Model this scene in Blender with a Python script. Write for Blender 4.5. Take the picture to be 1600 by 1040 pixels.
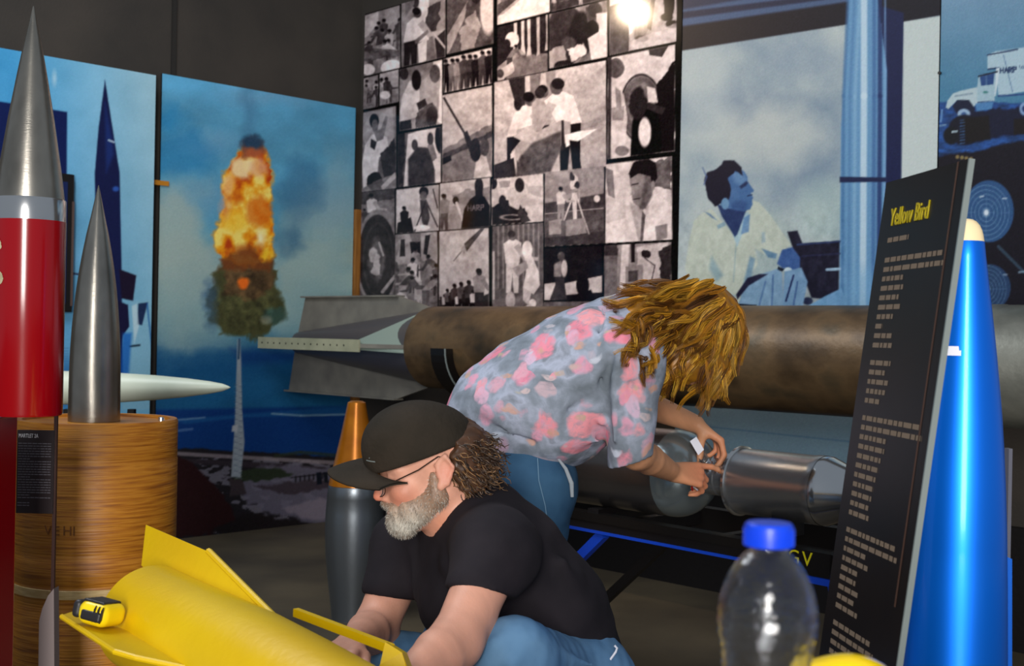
import bpy, bmesh, math, random
import numpy as np
from mathutils import Vector, Matrix
SC = bpy.context.scene
COL = SC.collection
for o in list(bpy.data.objects): bpy.data.objects.remove(o)
PI = math.pi
# ------------------------------------------------------------------ camera, world, lights, exposure
F, H, ROLL = 1905.0, 1.1, math.radians(1.1)
cam_d = bpy.data.cameras.new('camera'); cam = bpy.data.objects.new('camera', cam_d); COL.objects.link(cam)
cam_d.sensor_width = 36; cam_d.lens = 36*F/1600; cam_d.clip_start = .05; cam_d.clip_end = 60
cR, sR = math.cos(ROLL), math.sin(ROLL)
cam.matrix_world = Matrix(((cR,-sR,0,0),(0,0,-1,0),(sR,cR,0,H),(0,0,0,1)))
cam_d.dof.use_dof = True; cam_d.dof.focus_distance = 2.55; cam_d.dof.aperture_fstop = 8.5
SC.camera = cam
SC.view_settings.view_transform = 'Standard'; SC.view_settings.look = 'None'
SC.view_settings.exposure = 0.0; SC.view_settings.gamma = 1; SC.view_settings.use_curve_mapping = False
wd = bpy.data.worlds.new('world'); SC.world = wd; wd.use_nodes = True
wd.node_tree.nodes['Background'].inputs[0].default_value = (.62,.72,.85,1)
wd.node_tree.nodes['Background'].inputs[1].default_value = .36
def area_light(name, loc, target, sx, sy, power, col):
    d = bpy.data.lights.new(name,'AREA'); d.shape='RECTANGLE'; d.size=sx; d.size_y=sy; d.energy=power; d.color=col
    o = bpy.data.objects.new(name,d); COL.objects.link(o); o.location = loc
    o.rotation_euler = (Vector(target)-Vector(loc)).to_track_quat('-Z','Y').to_euler(); return o
area_light('daylight_doorway', (-.25,-3.2,1.7), (-.1,5,1.2), 1.1, 2.6, 330, (1,.97,.93))
area_light('ceiling_lamp_panel', (-1.8,3.2,3.75), (-1.0,4.2,0), 1.6, 1.6, 75, (.9,.95,1))
sp = bpy.data.lights.new('track_spot','SPOT'); sp.energy=110; sp.color=(1,.74,.5); sp.spot_size=math.radians(120); sp.spot_blend=1.0; sp.shadow_soft_size=.022
spo = bpy.data.objects.new('track_spot', sp); COL.objects.link(spo); spo.location=(-.96,5.08,2.80)
# ------------------------------------------------------------------ helpers
def W(px, py, Y):
    a=(px-800)/F; b=(520-py)/F
    return Vector((Y*(a*cR-b*sR), Y, H+Y*(a*sR+b*cR)))
def proj(P):     # P (n,3) -> photo pixel coordinates
    P=np.asarray(P,dtype=float); x=P[:,0]/P[:,1]; z=(P[:,2]-H)/P[:,1]
    a=x*cR+z*sR; b=-x*sR+z*cR
    return 800+F*a, 520-F*b
def lin(c):
    c=np.asarray(c,dtype=float)/255.
    return np.where(c<=.04045,c/12.92,((c+.055)/1.055)**2.4)
def L4(c): l=lin(c); return (float(l[0]),float(l[1]),float(l[2]),1)
MATS={}
def mat(name, rgb, rough=.5, metal=0, spec=.5, coat=0, var=None, vscale=8, stretch=(1,1,1), bump=0, bscale=60, trans=0, ior=1.45, alpha=1, aniso=0, attr=None, bstretch=(1,1,1), detail=4):
    m=bpy.data.materials.new(name); m.use_nodes=True; nt=m.node_tree; N=nt.nodes; Lk=nt.links
    b=N['Principled BSDF']
    b.inputs['Base Color'].default_value=L4(rgb); b.inputs['Roughness'].default_value=rough; b.inputs['Metallic'].default_value=metal
    b.inputs['Specular IOR Level'].default_value=spec; b.inputs['Coat Weight'].default_value=coat; b.inputs['Coat Roughness'].default_value=.12
    b.inputs['Transmission Weight'].default_value=trans; b.inputs['IOR'].default_value=ior; b.inputs['Alpha'].default_value=alpha
    if var or bump:
        tc=N.new('ShaderNodeTexCoord')
    if attr:
        at=N.new('ShaderNodeAttribute'); at.attribute_name=attr; Lk.new(at.outputs['Color'],b.inputs['Base Color'])
    if var:
        mp=N.new('ShaderNodeMapping'); mp.inputs['Scale'].default_value=stretch; Lk.new(tc.outputs['Object'],mp.inputs['Vector'])
        nz=N.new('ShaderNodeTexNoise'); nz.inputs['Scale'].default_value=vscale; nz.inputs['Detail'].default_value=detail; Lk.new(mp.outputs[0],nz.inputs['Vector'])
        cr=N.new('ShaderNodeValToRGB'); n=len(var)
        while len(cr.color_ramp.elements)<n: cr.color_ramp.elements.new(.5)
        for i,c in enumerate(var):
            cr.color_ramp.elements[i].position=.3+.4*i/(n-1); cr.color_ramp.elements[i].color=L4(c)
        Lk.new(nz.outputs[0],cr.inputs[0]); Lk.new(cr.outputs[0],b.inputs['Base Color'])
    if bump:
        mp2=N.new('ShaderNodeMapping'); mp2.inputs['Scale'].default_value=bstretch; Lk.new(tc.outputs['Object'],mp2.inputs['Vector'])
        nb=N.new('ShaderNodeTexNoise'); nb.inputs['Scale'].default_value=bscale; nb.inputs['Detail'].default_value=5; Lk.new(mp2.outputs[0],nb.inputs['Vector'])
        bp=N.new('ShaderNodeBump'); bp.inputs['Strength'].default_value=bump; bp.inputs['Distance'].default_value=.01
        Lk.new(nb.outputs[0],bp.inputs['Height']); Lk.new(bp.outputs[0],b.inputs['Normal'])
    MATS[name]=m; return m
def empty(name, loc, label, cat, group=None):
    o=bpy.data.objects.new(name,None); COL.objects.link(o); o.location=loc; o.empty_display_size=.05
    o['label']=label; o['category']=cat
    if group: o['group']=group
    return o
def wloc(o):
    t=Vector(o.location)
    if o.parent is not None: t=t+o.matrix_parent_inverse.translation+wloc(o.parent)
    return t
def link(name, me, m, parent=None, label=None, smooth=True):
    if m is not None and not me.materials: me.materials.append(m)
    if smooth: me.polygons.foreach_set('use_smooth',[True]*len(me.polygons))
    o=bpy.data.objects.new(name,me); COL.objects.link(o)
    if parent is not None:
        o.parent=parent; o.matrix_parent_inverse=Matrix.Translation(-wloc(parent))
    if label: o['label']=label
    return o
def mesh_vf(V,Fc,name='m'):
    me=bpy.data.meshes.new(name); me.from_pydata([tuple(v) for v in V],[],Fc); me.update(); return me
class MB:
    """collects pieces of ONE object"""
    def __init__(s): s.V=[]; s.F=[]
    def add(s,V,Fc):
        n=len(s.V); s.V+= [tuple(v) for v in V]; s.F+=[tuple(i+n for i in f) for f in Fc]; return s
    def box(s,c,ax,ay,az):   # centre and three half-axis vectors
        c,ax,ay,az=map(Vector,(c,ax,ay,az)); V=[c+i*ax+j*ay+k*az for k in(-1,1) for j in(-1,1) for i in(-1,1)]
        return s.add(V,[(0,2,3,1),(4,5,7,6),(0,1,5,4),(2,6,7,3),(0,4,6,2),(1,3,7,5)])
    def cyl(s,a,b,ra,rb=None,n=20):
        return s.lathe(a,Vector(b)-Vector(a),[(ra,0),(ra if rb is None else rb,(Vector(b)-Vector(a)).length)],n)
    def lathe(s,o,axis,prof,n=48,caps=True,arc=None):
        o=Vector(o); ax=Vector(axis).normalized(); t=Vector((0,0,1)) if abs(ax.z)<.9 else Vector((1,0,0))
        u=ax.cross(t).normalized(); v=ax.cross(u)
        V=[];Fc=[]
        for r,z in prof:
            for k in range(n):
                an=2*PI*k/n; V.append(o+ax*z+(u*math.cos(an)+v*math.sin(an))*max(r,1e-5))
        for i in range(len(prof)-1):
            for k in range(n):
                a=i*n+k;b=i*n+(k+1)%n; Fc.append((a,b,b+n,a+n))
        if caps: Fc.append(tuple(range(n))[::-1]); Fc.append(tuple((len(prof)-1)*n+k for k in range(n)))
        return s.add(V,Fc)
    def tube(s,pts,r,n=8):
        pts=[Vector(p) for p in pts]; m=len(pts); rs=r if hasattr(r,'__len__') else [r]*m
        V=[];Fc=[]; pu=None
        for i,p in enumerate(pts):
            d=(pts[min(i+1,m-1)]-pts[max(i-1,0)]).normalized()
            if pu is None: pu=d.orthogonal().normalized()
            pu=(pu-d*pu.dot(d)).normalized(); v=d.cross(pu)
            for k in range(n): an=2*PI*k/n; V.append(p+(pu*math.cos(an)+v*math.sin(an))*rs[i])
        for i in range(m-1):
            for k in range(n): a=i*n+k;b=i*n+(k+1)%n; Fc.append((a,b,b+n,a+n))
        Fc.append(tuple(range(n))[::-1]); Fc.append(tuple((m-1)*n+k for k in range(n)))
        return s.add(V,Fc)
    def plate(s,pts,nrm,t):   # polygon with thickness t centred on its plane
        nrm=Vector(nrm).normalized(); n=len(pts); V=[Vector(p)-nrm*t/2 for p in pts]+[Vector(p)+nrm*t/2 for p in pts]
        Fc=[tuple(range(n))[::-1],tuple(range(n,2*n))]+[(i,(i+1)%n,(i+1)%n+n,i+n) for i in range(n)]
        return s.add(V,Fc)
    def build(s,name,m,parent=None,label=None,smooth=False,bevel=0,angle=40):
        me=mesh_vf(s.V,s.F,name)
        bm=bmesh.new(); bm.from_mesh(me); bmesh.ops.recalc_face_normals(bm,faces=bm.faces)
        if bevel:
            bmesh.ops.bevel(bm,geom=[e for e in bm.edges if e.is_manifold and e.calc_face_angle(0)>.5],offset=bevel,segments=2,affect='EDGES',profile=.7,clamp_overlap=True)
        if smooth:
            for f in bm.faces: f.smooth=True
            for e in bm.edges:
                if len(e.link_faces)==2 and e.calc_face_angle(0)>math.radians(angle): e.smooth=False
        bm.to_mesh(me); bm.free()
        return link(name,me,m,parent,label,smooth=False)
def tag(o,label,cat,group=None):
    o['label']=label; o['category']=cat
    if group: o['group']=group
    return o
def struct(o): o['kind']='structure'; return o
def text_mesh(name, s, size, origin, right, up, m, parent=None, label=None, depth=.0008, sx=1):
    cu=bpy.data.curves.new(name,'FONT'); cu.body=s; cu.size=size; cu.extrude=depth; cu.resolution_u=3
    o=bpy.data.objects.new(name,cu); COL.objects.link(o); dg=bpy.context.evaluated_depsgraph_get(); dg.update()
    me=bpy.data.meshes.new_from_object(o.evaluated_get(dg)); bpy.data.objects.remove(o)
    r=Vector(right).normalized(); u=Vector(up).normalized(); n=r.cross(u)
    for v in me.vertices: c=v.co.copy(); v.co=Vector(origin)+r*c.x*sx+u*c.y+n*c.z
    me.materials.clear(); return link(name,me,m,parent,label,smooth=False)
def hashn(x,y,seed=0):
    s=np.sin(x*127.1+y*311.7+seed*74.7)*43758.5453; return s-np.floor(s)
def vnoise(x,y,seed=0):
    xi=np.floor(x);yi=np.floor(y);fx=x-xi;fy=y-yi;fx=fx*fx*(3-2*fx);fy=fy*fy*(3-2*fy)
    a=hashn(xi,yi,seed);b=hashn(xi+1,yi,seed);c=hashn(xi,yi+1,seed);d=hashn(xi+1,yi+1,seed)
    return a+(b-a)*fx+(c-a)*fy+(a-b-c+d)*fx*fy
def fbm(x,y,seed=0,oct=4):
    t=0;a=.5
    for i in range(oct): t=t+a*vnoise(x*2**i,y*2**i,seed+i*13); a*=.5
    return t/(1-.5**oct)
# ------------------------------------------------------------------ room frame: corner C, wall_right runs along B, wall_left along M
cpx=557; Cy=H*F/(805-512); Cc=Vector(((cpx-800)/F*Cy,Cy,0)); B=Vector((.703,-.7112,0)).normalized(); M=Vector((-B.y*-1,-B.x,0)); M=Vector((-.7112,-.703,0)).normalized()
def on_right(px,off=0):     # distance along wall_right at which the photo column px is met
    u=(px-800)/F; base=Cc+M*off; return (u*base.y-base.x)/(B.x-u*B.y)
def on_left(px,off=0):
    u=(px-800)/F; base=Cc+B*off; return (u*base.y-base.x)/(M.x-u*M.y)
def PR(s,z,off=0): return Cc+B*s+M*off+Vector((0,0,z))
def PL(r,z,off=0): return Cc+M*r+B*off+Vector((0,0,z))
def z_at(py,px,P): # height of photo row py at horizontal position P
    t=W(px,py,P.y); return t.z
m_wall=mat('wall_paint',(56,51,46),.85,var=[(50,46,42),(62,56,50)],vscale=3,bump=.15,bscale=90)
m_floor=mat('floor_paint',(78,70,56),.55,var=[(60,52,42),(80,70,54),(96,84,64)],vscale=1.6,bump=.1,bscale=30)
m_black=mat('black_paint',(14,10,11),.5,bump=.1)
m_wood=mat('stud_wood',(150,96,40),.6,var=[(120,74,28),(165,108,46)],vscale=12,stretch=(8,8,.6))
m_board=mat('board_edge',(26,24,24),.6)
# walls as slabs
MB().box(PR(2.6,2,-.06),B*2.75,M*.06,(0,0,2)).build('wall_right',m_wall)
MB().box(PL(2.6,2,-.06),M*2.6,B*.06,(0,0,2)).build('wall_left',m_wall)
for n in('wall_right','wall_left'): struct(bpy.data.objects[n])
fl=MB().box((0,3.2,-.05),(5.5,0,0),(0,5.2,0),(0,0,.05)).build('floor',m_floor); struct(fl)
sr=on_left(262); struct(MB().box(PL(sr,2,.006),M*.012,B*.006,(0,0,2)).build('trim_1',mat('seam',(34,31,28),.8)))
struct(MB().box(PR(2.5,.22,.02),B*2.6,M*.02,(0,0,.22)).build('baseboard_right',m_black))
MB().box(PL(.03,.9,.03),M*.025,B*.02,(0,0,.9)).build('wall_stud',m_wood)
tag(bpy.data.objects['wall_stud'],'narrow orange-brown wooden stud upright in the corner behind the explosion print','wood post')
_G=PR(on_right(980,.03),z_at(20,980,PR(on_right(980,.03),0)),.03); _d=(_G-Vector((0,0,H))).normalized(); _r=_d-2*_d.dot(M)*M   # mirror direction of the lamp's glint on the board
spo.location=_G+_r*1.9
spo.rotation_euler=(PR(on_right(990),2.45)-Vector(spo.location)).to_track_quat('-Z','Y').to_euler()
# ------------------------------------------------------------------ printed posters: the print is drawn as flat colour on a fine grid
class Canvas:
    def __init__(s,x0,y0,x1,y1,bg,S=1.0):
        s.x0,s.y0,s.S=x0,y0,S; s.w=int((x1-x0)*S)+1; s.h=int((y1-y0)*S)+1
        s.A=np.zeros((s.h,s.w,3)); s.A[:]=bg
        s.Y,s.X=np.mgrid[0:s.h,0:s.w]; s.X=x0+s.X/S; s.Y=y0+s.Y/S; s.clip=None
    def sl(s,xa,ya,xb,yb):
        i0=max(0,int((ya-s.y0)*s.S)-1);i1=min(s.h,int((yb-s.y0)*s.S)+2);j0=max(0,int((xa-s.x0)*s.S)-1);j1=min(s.w,int((xb-s.x0)*s.S)+2)
        return (slice(i0,i1),slice(j0,j1)) if i1>i0 and j1>j0 else None
    def blend(s,q,al,col):
        if s.clip is not None: al=al*s.clip[q]
        s.A[q]=s.A[q]*(1-al[...,None])+np.asarray(col,dtype=float)*al[...,None]
    def poly(s,P,col,soft=1.2,a=1,rough=0,rs=.1,hole=False):
        P=np.asarray(P,dtype=float); m=soft+rough+1
        q=s.sl(P[:,0].min()-m,P[:,1].min()-m,P[:,0].max()+m,P[:,1].max()+m)
        if q is None: return
        X=s.X[q];Y=s.Y[q]
        if rough:
            X=X+rough*(fbm(X*rs,Y*rs,3)-.5)*2; Y=Y+rough*(fbm(X*rs+9,Y*rs+4,7)-.5)*2
        ins=np.zeros(X.shape,bool); d=np.full(X.shape,1e9)
        for i in range(len(P)):
            x1,y1=P[i];x2,y2=P[(i+1)%len(P)]
            if y1!=y2: ins^=((y1>Y)!=(y2>Y))&(X<(x2-x1)*(Y-y1)/(y2-y1)+x1)
            dx,dy=x2-x1,y2-y1;t=np.clip(((X-x1)*dx+(Y-y1)*dy)/(dx*dx+dy*dy+1e-9),0,1); d=np.minimum(d,np.hypot(X-x1-t*dx,Y-y1-t*dy))
        al=np.clip(np.where(ins,d,-d)/soft+.5,0,1)*a
        s.blend(q,al,col)
    def ell(s,cx,cy,rx,ry,col,soft=1.2,a=1,rot=0,rough=0,rs=.1,ring=0):
        m=max(rx,ry)+soft+rough+1; q=s.sl(cx-m,cy-m,cx+m,cy+m)
        if q is None: return
        X=s.X[q];Y=s.Y[q]
        if rough: X=X+rough*(fbm(X*rs,Y*rs,3)-.5)*2; Y=Y+rough*(fbm(X*rs+9,Y*rs+4,7)-.5)*2
        c,sn=math.cos(rot),math.sin(rot); u=(X-cx)*c+(Y-cy)*sn; v=-(X-cx)*sn+(Y-cy)*c
        k=np.hypot(u/rx,v/ry); d=(1-k)*min(rx,ry)
        if ring: d=ring/2-np.abs(d)
        s.blend(q,np.clip(d/soft+.5,0,1)*a,col)
    def line(s,P,w,col,a=1,soft=1):
        for i in range(len(P)-1):
            x1,y1=P[i];x2,y2=P[i+1];m=w+2;q=s.sl(min(x1,x2)-m,min(y1,y2)-m,max(x1,x2)+m,max(y1,y2)+m)
            if q is None: continue
            X=s.X[q];Y=s.Y[q];dx,dy=x2-x1,y2-y1;t=np.clip(((X-x1)*dx+(Y-y1)*dy)/(dx*dx+dy*dy+1e-9),0,1)
            s.blend(q,np.clip((w/2-np.hypot(X-x1-t*dx,Y-y1-t*dy))/soft+.5,0,1)*a,col)
    def grain(s,amt,seed=1):
        r=np.random.RandomState(seed); s.A+=r.randn(s.h,s.w,1)*amt+r.randn(s.h,s.w,3)*amt*.5
    def sample(s,px,py):
        u=np.clip((px-s.x0)*s.S,0,s.w-1.001);v=np.clip((py-s.y0)*s.S,0,s.h-1.001);i=v.astype(int);j=u.astype(int);fu=(u-j)[:,None];fv=(v-i)[:,None]
        A=s.A; return (A[i,j]*(1-fu)+A[i,j+1]*fu)*(1-fv)+(A[i+1,j]*(1-fu)+A[i+1,j+1]*fu)*fv
def print_panel(name,P00,P10,P01,nu,nv,canvas,m,parent,inward):
    """grid from bottom-left P00, bottom-right P10, top-left P01; colours read from the drawing"""
    P00,P10,P01=(np.array(p,dtype=float) for p in(P00,P10,P01))
    u,v=np.meshgrid(np.linspace(0,1,nu),np.linspace(0,1,nv)); u=u.ravel()[:,None];v=v.ravel()[:,None]
    V=P00+(P10-P00)*u+(P01-P00)*v
    px,py=proj(V); C=lin(np.clip(canvas.sample(px,py),0,255)); C=np.concatenate([C,np.ones((len(C),1))],1).astype(np.float32)
    i=np.arange(nv-1)[:,None]*nu+np.arange(nu-1)[None,:]; Q=np.stack([i,i+1,i+nu+1,i+nu],-1).reshape(-1,4)
    me=quads_mesh(name,V,Q); at=me.color_attributes.new('print','FLOAT_COLOR','POINT'); at.data.foreach_set('color',C.ravel())
    return link(name,me,m,parent,smooth=False)
def quads_mesh(name,V,Q):
    me=bpy.data.meshes.new(name); n=len(Q)
    me.vertices.add(len(V)); me.vertices.foreach_set('co',np.asarray(V,dtype=np.float32).ravel())
    me.loops.add(n*4); me.loops.foreach_set('vertex_index',np.asarray(Q,dtype=np.int32).ravel())
    me.polygons.add(n); me.polygons.foreach_set('loop_start',np.arange(0,n*4,4,dtype=np.int32))
    me.update(calc_edges=True); me.validate(); return me
m_print=mat('print_satin',(128,128,128),.5,attr='print',spec=.25)
m_gloss=mat('print_gloss',(128,128,128),.11,attr='print',spec=.4)
def poster(name,label,cat,side,pxa,pxb,z0,z1,off,canvas,nu,nv,m,th=.012,lean=0):
    if side=='L': a,b=on_left(pxa,off),on_left(pxb,off); f=lambda s,z,o: PL(s,z,o); nx,dr=B,M
    else: a,b=on_right(pxa,off),on_right(pxb,off); f=lambda s,z,o: PR(s,z,o); nx,dr=M,B
    root=empty(name,f((a+b)/2,z0,off),label,cat)
    MB().box(f((a+b)/2,(z0+z1)/2,off-th/2-.001),dr*(abs(b-a)/2),nx*(th/2),(0,0,(z1-z0)/2)).build('backing_board',m_board,root)
    return print_panel('print',f(a,z0,off),f(b,z0,off),f(a,z1,off),nu,nv,canvas,m,root,nx),root

# ---- explosion print (left wall, by the corner)
c=Canvas(238,105,565,860,(90,140,165)); X,Y=c.X,c.Y
t=np.clip((Y-120)/500,0,1)[...,None]
sky=np.array([88,158,196])*(1-t)+np.array([70,138,160])*t
n=fbm(X/95,Y/60,2,5)[...,None]; cl=np.clip((n-.42)*3.4,0,1)*np.clip((Y-250)/130,0.12,1)[...,None]
sky=sky*(1-cl)+np.array([158,184,178])*cl
n2=fbm(X/60+5,Y/45,9,4)[...,None]; sky=sky*(.86+.28*n2)
b=np.clip((545-Y)/40+.0,0,1)[...,None]; low=np.array([28,92,138])*(.8+.4*n); sky=sky*b+low*(1-b)
sky*= (1+.10*np.clip((180-Y)/80,0,1))[...,None]
c.A[:]=sky
for a in[(262,360,50,60,(165,180,172),.8),(290,420,62,52,(158,176,170),.75),(300,465,70,50,(140,165,165),.55),(505,410,40,40,(158,182,178),.6),(510,320,45,40,(125,160,175),.6),(465,330,30,50,(110,150,168),.5),(330,225,36,14,(125,170,200),.6),(285,520,45,26,(120,150,158),.5),(500,480,60,40,(120,160,168),.5),(420,150,60,12,(120,160,190),.5)]:
    c.ell(a[0],a[1],a[2],a[3],a[4],soft=26,a=a[5],rough=18,rs=.03)
for a in[(270,400,70,110,(160,180,174),.55),(290,500,90,60,(146,172,170),.55),(500,430,80,110,(150,176,174),.55),(330,300,60,30,(120,160,186),.4),(530,300,40,60,(140,172,184),.5),(300,550,80,14,(120,154,166),.5),(470,505,70,40,(134,166,170),.5)]: c.ell(a[0],a[1],a[2],a[3],a[4],soft=40,a=a[5],rough=26,rs=.03)
for a in[(470,290,34,40,(48,100,140),.45),(462,350,18,30,(84,126,150),.5),(280,240,55,34,(30,118,172),.55),(262,185,30,18,(30,125,180),.6),(390,170,10,60,(60,105,140),.45),(455,375,20,20,(60,105,135),.6)]:
    c.ell(a[0],a[1],a[2],a[3],a[4],soft=22,a=a[5],rough=14,rs=.04)
c.poly([(238,548),(565,548),(565,592),(238,588)],(20,80,128),soft=18,a=.75,rough=10,rs=.03)
c.poly([(238,640),(565,634),(565,722),(238,705)],(14,56,118),soft=5)
c.poly([(360,545),(470,548),(500,562),(380,570)],(12,52,112),soft=14,a=.7)
c.poly([(270,655),(340,650),(565,632),(565,646),(380,652),(290,662)],(26,84,140),soft=4,a=.8)
c.line([(275,656),(320,652)],2.5,(120,150,180),.7); c.line([(425,646),(470,649),(548,647)],3,(130,160,180),.75); c.line([(274,673),(300,670)],4,(90,120,165),.7)
c.poly([(238,698),(330,702),(430,708),(565,716),(565,870),(238,870)],(34,30,34),soft=3,rough=3)
lo=c.sl(238,700,565,860); XX,YY=c.X[lo],c.Y[lo]; nn=fbm(XX/16,YY/7,21,5); mask=np.clip((YY-706-(XX-240)*.03)/5,0,1)
g=np.where(nn>.58,1,0)*mask; c.A[lo]=c.A[lo]*(1-g[...,None]*.8)+np.array([122,116,128])*g[...,None]*.8
c.poly([(272,705),(565,722),(565,728),(272,711)],(146,132,136),soft=2,a=.8)
c.poly([(272,716),(335,718),(440,724),(565,735),(565,742),(430,732),(272,722)],(52,44,50),soft=3)
c.poly([(272,712),(300,722),(350,775),(370,815),(330,835),(272,836)],(44,20,22),soft=3,rough=5)
c.poly([(405,728),(470,724),(560,745),(565,795),(520,820),(470,812),(390,790),(375,760)],(108,102,118),soft=6,rough=9,rs=.08,a=.85)
c.poly([(360,735),(430,730),(460,742),(400,752),(365,748)],(44,52,38),soft=3,rough=4); c.poly([(395,758),(530,745),(560,760),(440,772)],(66,56,64),soft=3,rough=6)
c.poly([(440,795),(500,778),(560,795),(540,812),(480,812)],(134,122,134),soft=4,rough=4,a=.8); c.poly([(390,800),(470,815),(500,822),(360,838),(330,830)],(30,24,26),soft=4,rough=6)
for i in range(9): c.line([(462+i*7,752-i*.8),(462+i*7,744-i*.8)],2,(22,20,22)); 
c.line([(455,746),(528,737)],1.6,(28,24,28)); c.poly([(494,738),(502,737),(503,756),(495,757)],(20,24,34)); c.poly([(505,737),(512,737),(513,754),(507,754)],(24,26,34))
c.line([(430,712),(470,706),(560,714)],5,(50,58,42),.7)
# tower, smoke and fire
c.poly([(371,530),(376,530),(378,640),(382,690),(376,745),(361,745),(365,690),(368,640)],(150,158,166),soft=1.5)
for yy in range(600,745,9): c.line([(366,yy),(378,yy+4)],1.3,(96,104,120),.7); c.line([(378,yy),(367,yy+4)],1,(190,196,200),.5)
c.line([(374,530),(373,560)],3,(40,70,100)); c.poly([(363,665),(372,663),(371,674),(362,674)],(180,180,184)); c.poly([(358,748),(378,748),(384,772),(360,774)],(60,50,54),soft=2,rough=3)
c.ell(385,480,56,46,(66,68,40),soft=9,rough=16,rs=.05); c.ell(380,450,44,46,(84,70,42),soft=8,rough=12,rs=.06); c.poly([(340,420),(430,420),(436,500),(400,528),(345,520),(322,480)],(74,74,44),soft=6,rough=12,rs=.07)
c.ell(430,492,17,13,(60,84,72),soft=6,rough=6); c.ell(416,500,9,7,(150,150,130),soft=5,a=.6); c.ell(328,462,12,24,(60,95,130),soft=12,a=.6,rough=8); c.ell(330,500,10,18,(60,95,125),soft=10,a=.5,rough=6)
c.poly([(352,392),(424,392),(430,440),(400,470),(352,460)],(92,70,44),soft=7,rough=9)
q=c.sl(320,400,450,530); tex=fbm(c.X[q]/9,c.Y[q]/9,5)[...,None]; msk=np.clip(1-np.hypot((c.X[q]-383)/55,(c.Y[q]-465)/65),0,1)[...,None]; c.A[q]*=1+(tex-.5)*1.1*np.minimum(1,msk*3)
fire=[(372,240),(392,218),(412,232),(424,270),(426,330),(428,395),(420,412),(400,416),(365,412),(345,402),(334,370),(340,345),(352,325),(346,300),(346,275),(358,258)]
c.poly(fire,(238,150,30),soft=5,rough=8,rs=.09)
q=c.sl(325,210,440,425); XX,YY=c.X[q],c.Y[q]; fn=fbm(XX/17+3,YY/20,31,5); al=np.clip((c.A[q][...,0]-c.A[q][...,2]-120)/60,0,1)
ramp=np.clip((fn-.28)/.42,0,1)[...,None]; col=np.where(ramp<.5,np.array([186,62,8])*(1-ramp*2)+np.array([238,150,16])*ramp*2,np.array([238,150,16])*(2-ramp*2)+np.array([252,224,110])*(ramp*2-1))
c.A[q]=c.A[q]*(1-al[...,None])+col*al[...,None]
for a in[(378,262,18,16,(252,226,170),.9),(358,288,10,16,(246,190,130),.7),(404,262,14,14,(238,180,140),.7),(366,345,20,16,(250,196,50),.7),(408,372,7,13,(255,244,190),.95),(416,398,8,10,(250,210,50),.8),(405,330,20,24,(214,96,12),.7),(352,322,10,20,(226,160,130),.4),(385,390,24,10,(170,66,12),.6),(372,308,7,9,(190,72,10),.6)]:
    c.ell(a[0],a[1],a[2],a[3],a[4],soft=9,a=a[5],rough=5)
c.poly([(376,222),(392,210),(410,220),(414,240),(396,246),(378,244)],(88,62,60),soft=6,rough=6); c.ell(393,222,17,12,(36,64,90),soft=7,rough=5); c.ell(396,240,18,9,(196,96,50),soft=6,a=.8,rough=5)
c.ell(379,442,9,9,(240,110,28),soft=5,rough=4); c.poly([(345,405),(362,396),(392,384),(408,404),(424,408),(420,422),(350,420)],(120,62,26),soft=7,rough=7,a=.85)
c.grain(3.5); c_exp=c
poster('explosion_poster','tall colour print of an orange fireball over a seaside launch tower','poster','L',246,549,.0,z_at(144,400,PL(on_left(400),0)),.03,c_exp,205,480,m_print)

# ---- rocket print at far left
c=Canvas(-60,60,250,700,(120,175,200)); X,Y=c.X,c.Y
tx=np.clip((X-20)/220,0,1)[...,None];ty=np.clip((Y-90)/550,0,1)[...,None]
base=np.array([70,154,204])*(1-tx)+np.array([164,202,216])*tx; base=base*(1-ty)+(np.array([74,142,192])*(1-tx)+np.array([116,176,206])*tx)*ty
base+= (fbm(X/50,Y/50,4)[...,None]-.5)*26; c.A[:]=base
c.ell(85,122,3,10,(190,215,225),soft=5,a=.7)
c.poly([(-60,150),(-5,158),(50,166),(105,175),(104,300),(100,330),(-60,330)],(8,24,76),soft=2)
c.poly([(-60,560),(120,565),(120,640),(-60,640)],(24,90,160),soft=30,a=.6)
c.poly([(164,124),(176,200),(187,270),(190,420),(192,590),(170,590),(150,400),(148,270),(154,200)],(14,22,66),soft=1.6)
c.poly([(164,160),(174,210),(178,240),(166,270)],(26,52,120),soft=6,a=.7); c.line([(170,219),(178,222)],3,(160,180,200)); c.ell(181,295,5,4,(50,100,190),soft=3,a=.8)
c.poly([(186,420),(213,430),(208,470),(190,466)],(22,12,38),soft=1.5); c.poly([(180,468),(200,476),(202,510),(192,524),(184,600),(176,600)],(18,16,52),soft=1.5)
c.line([(112,427),(122,428)],3,(40,40,70)); c.poly([(205,470),(236,468),(240,560),(244,640),(190,640),(194,560),(208,520)],(130,178,200),soft=4,a=.7)
c.poly([(216,474),(231,472),(222,508),(214,506)],(26,44,80),soft=1.5); c.line([(203,541),(218,539)],3,(26,44,60)); c.poly([(206,478),(214,474),(217,510),(210,536)],(190,214,222),soft=2,a=.8)
c.poly([(192,520),(206,520),(200,600),(186,600)],(20,92,180),soft=5,a=.8); c.line([(230,474),(243,600)],3,(20,80,150),.6)
for i in range(6): c.line([(97,544+i*4),(107,544+i*4)],1.2,(60,110,160),.7)
c.grain(3); zt=z_at(101,117,PL(on_left(117,.09),0))
poster('rocket_poster','tall pale-blue print of a dark slender rocket, at the far left','poster','L',-45,236,.62,zt,.09,c,190,400,m_print)
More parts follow.
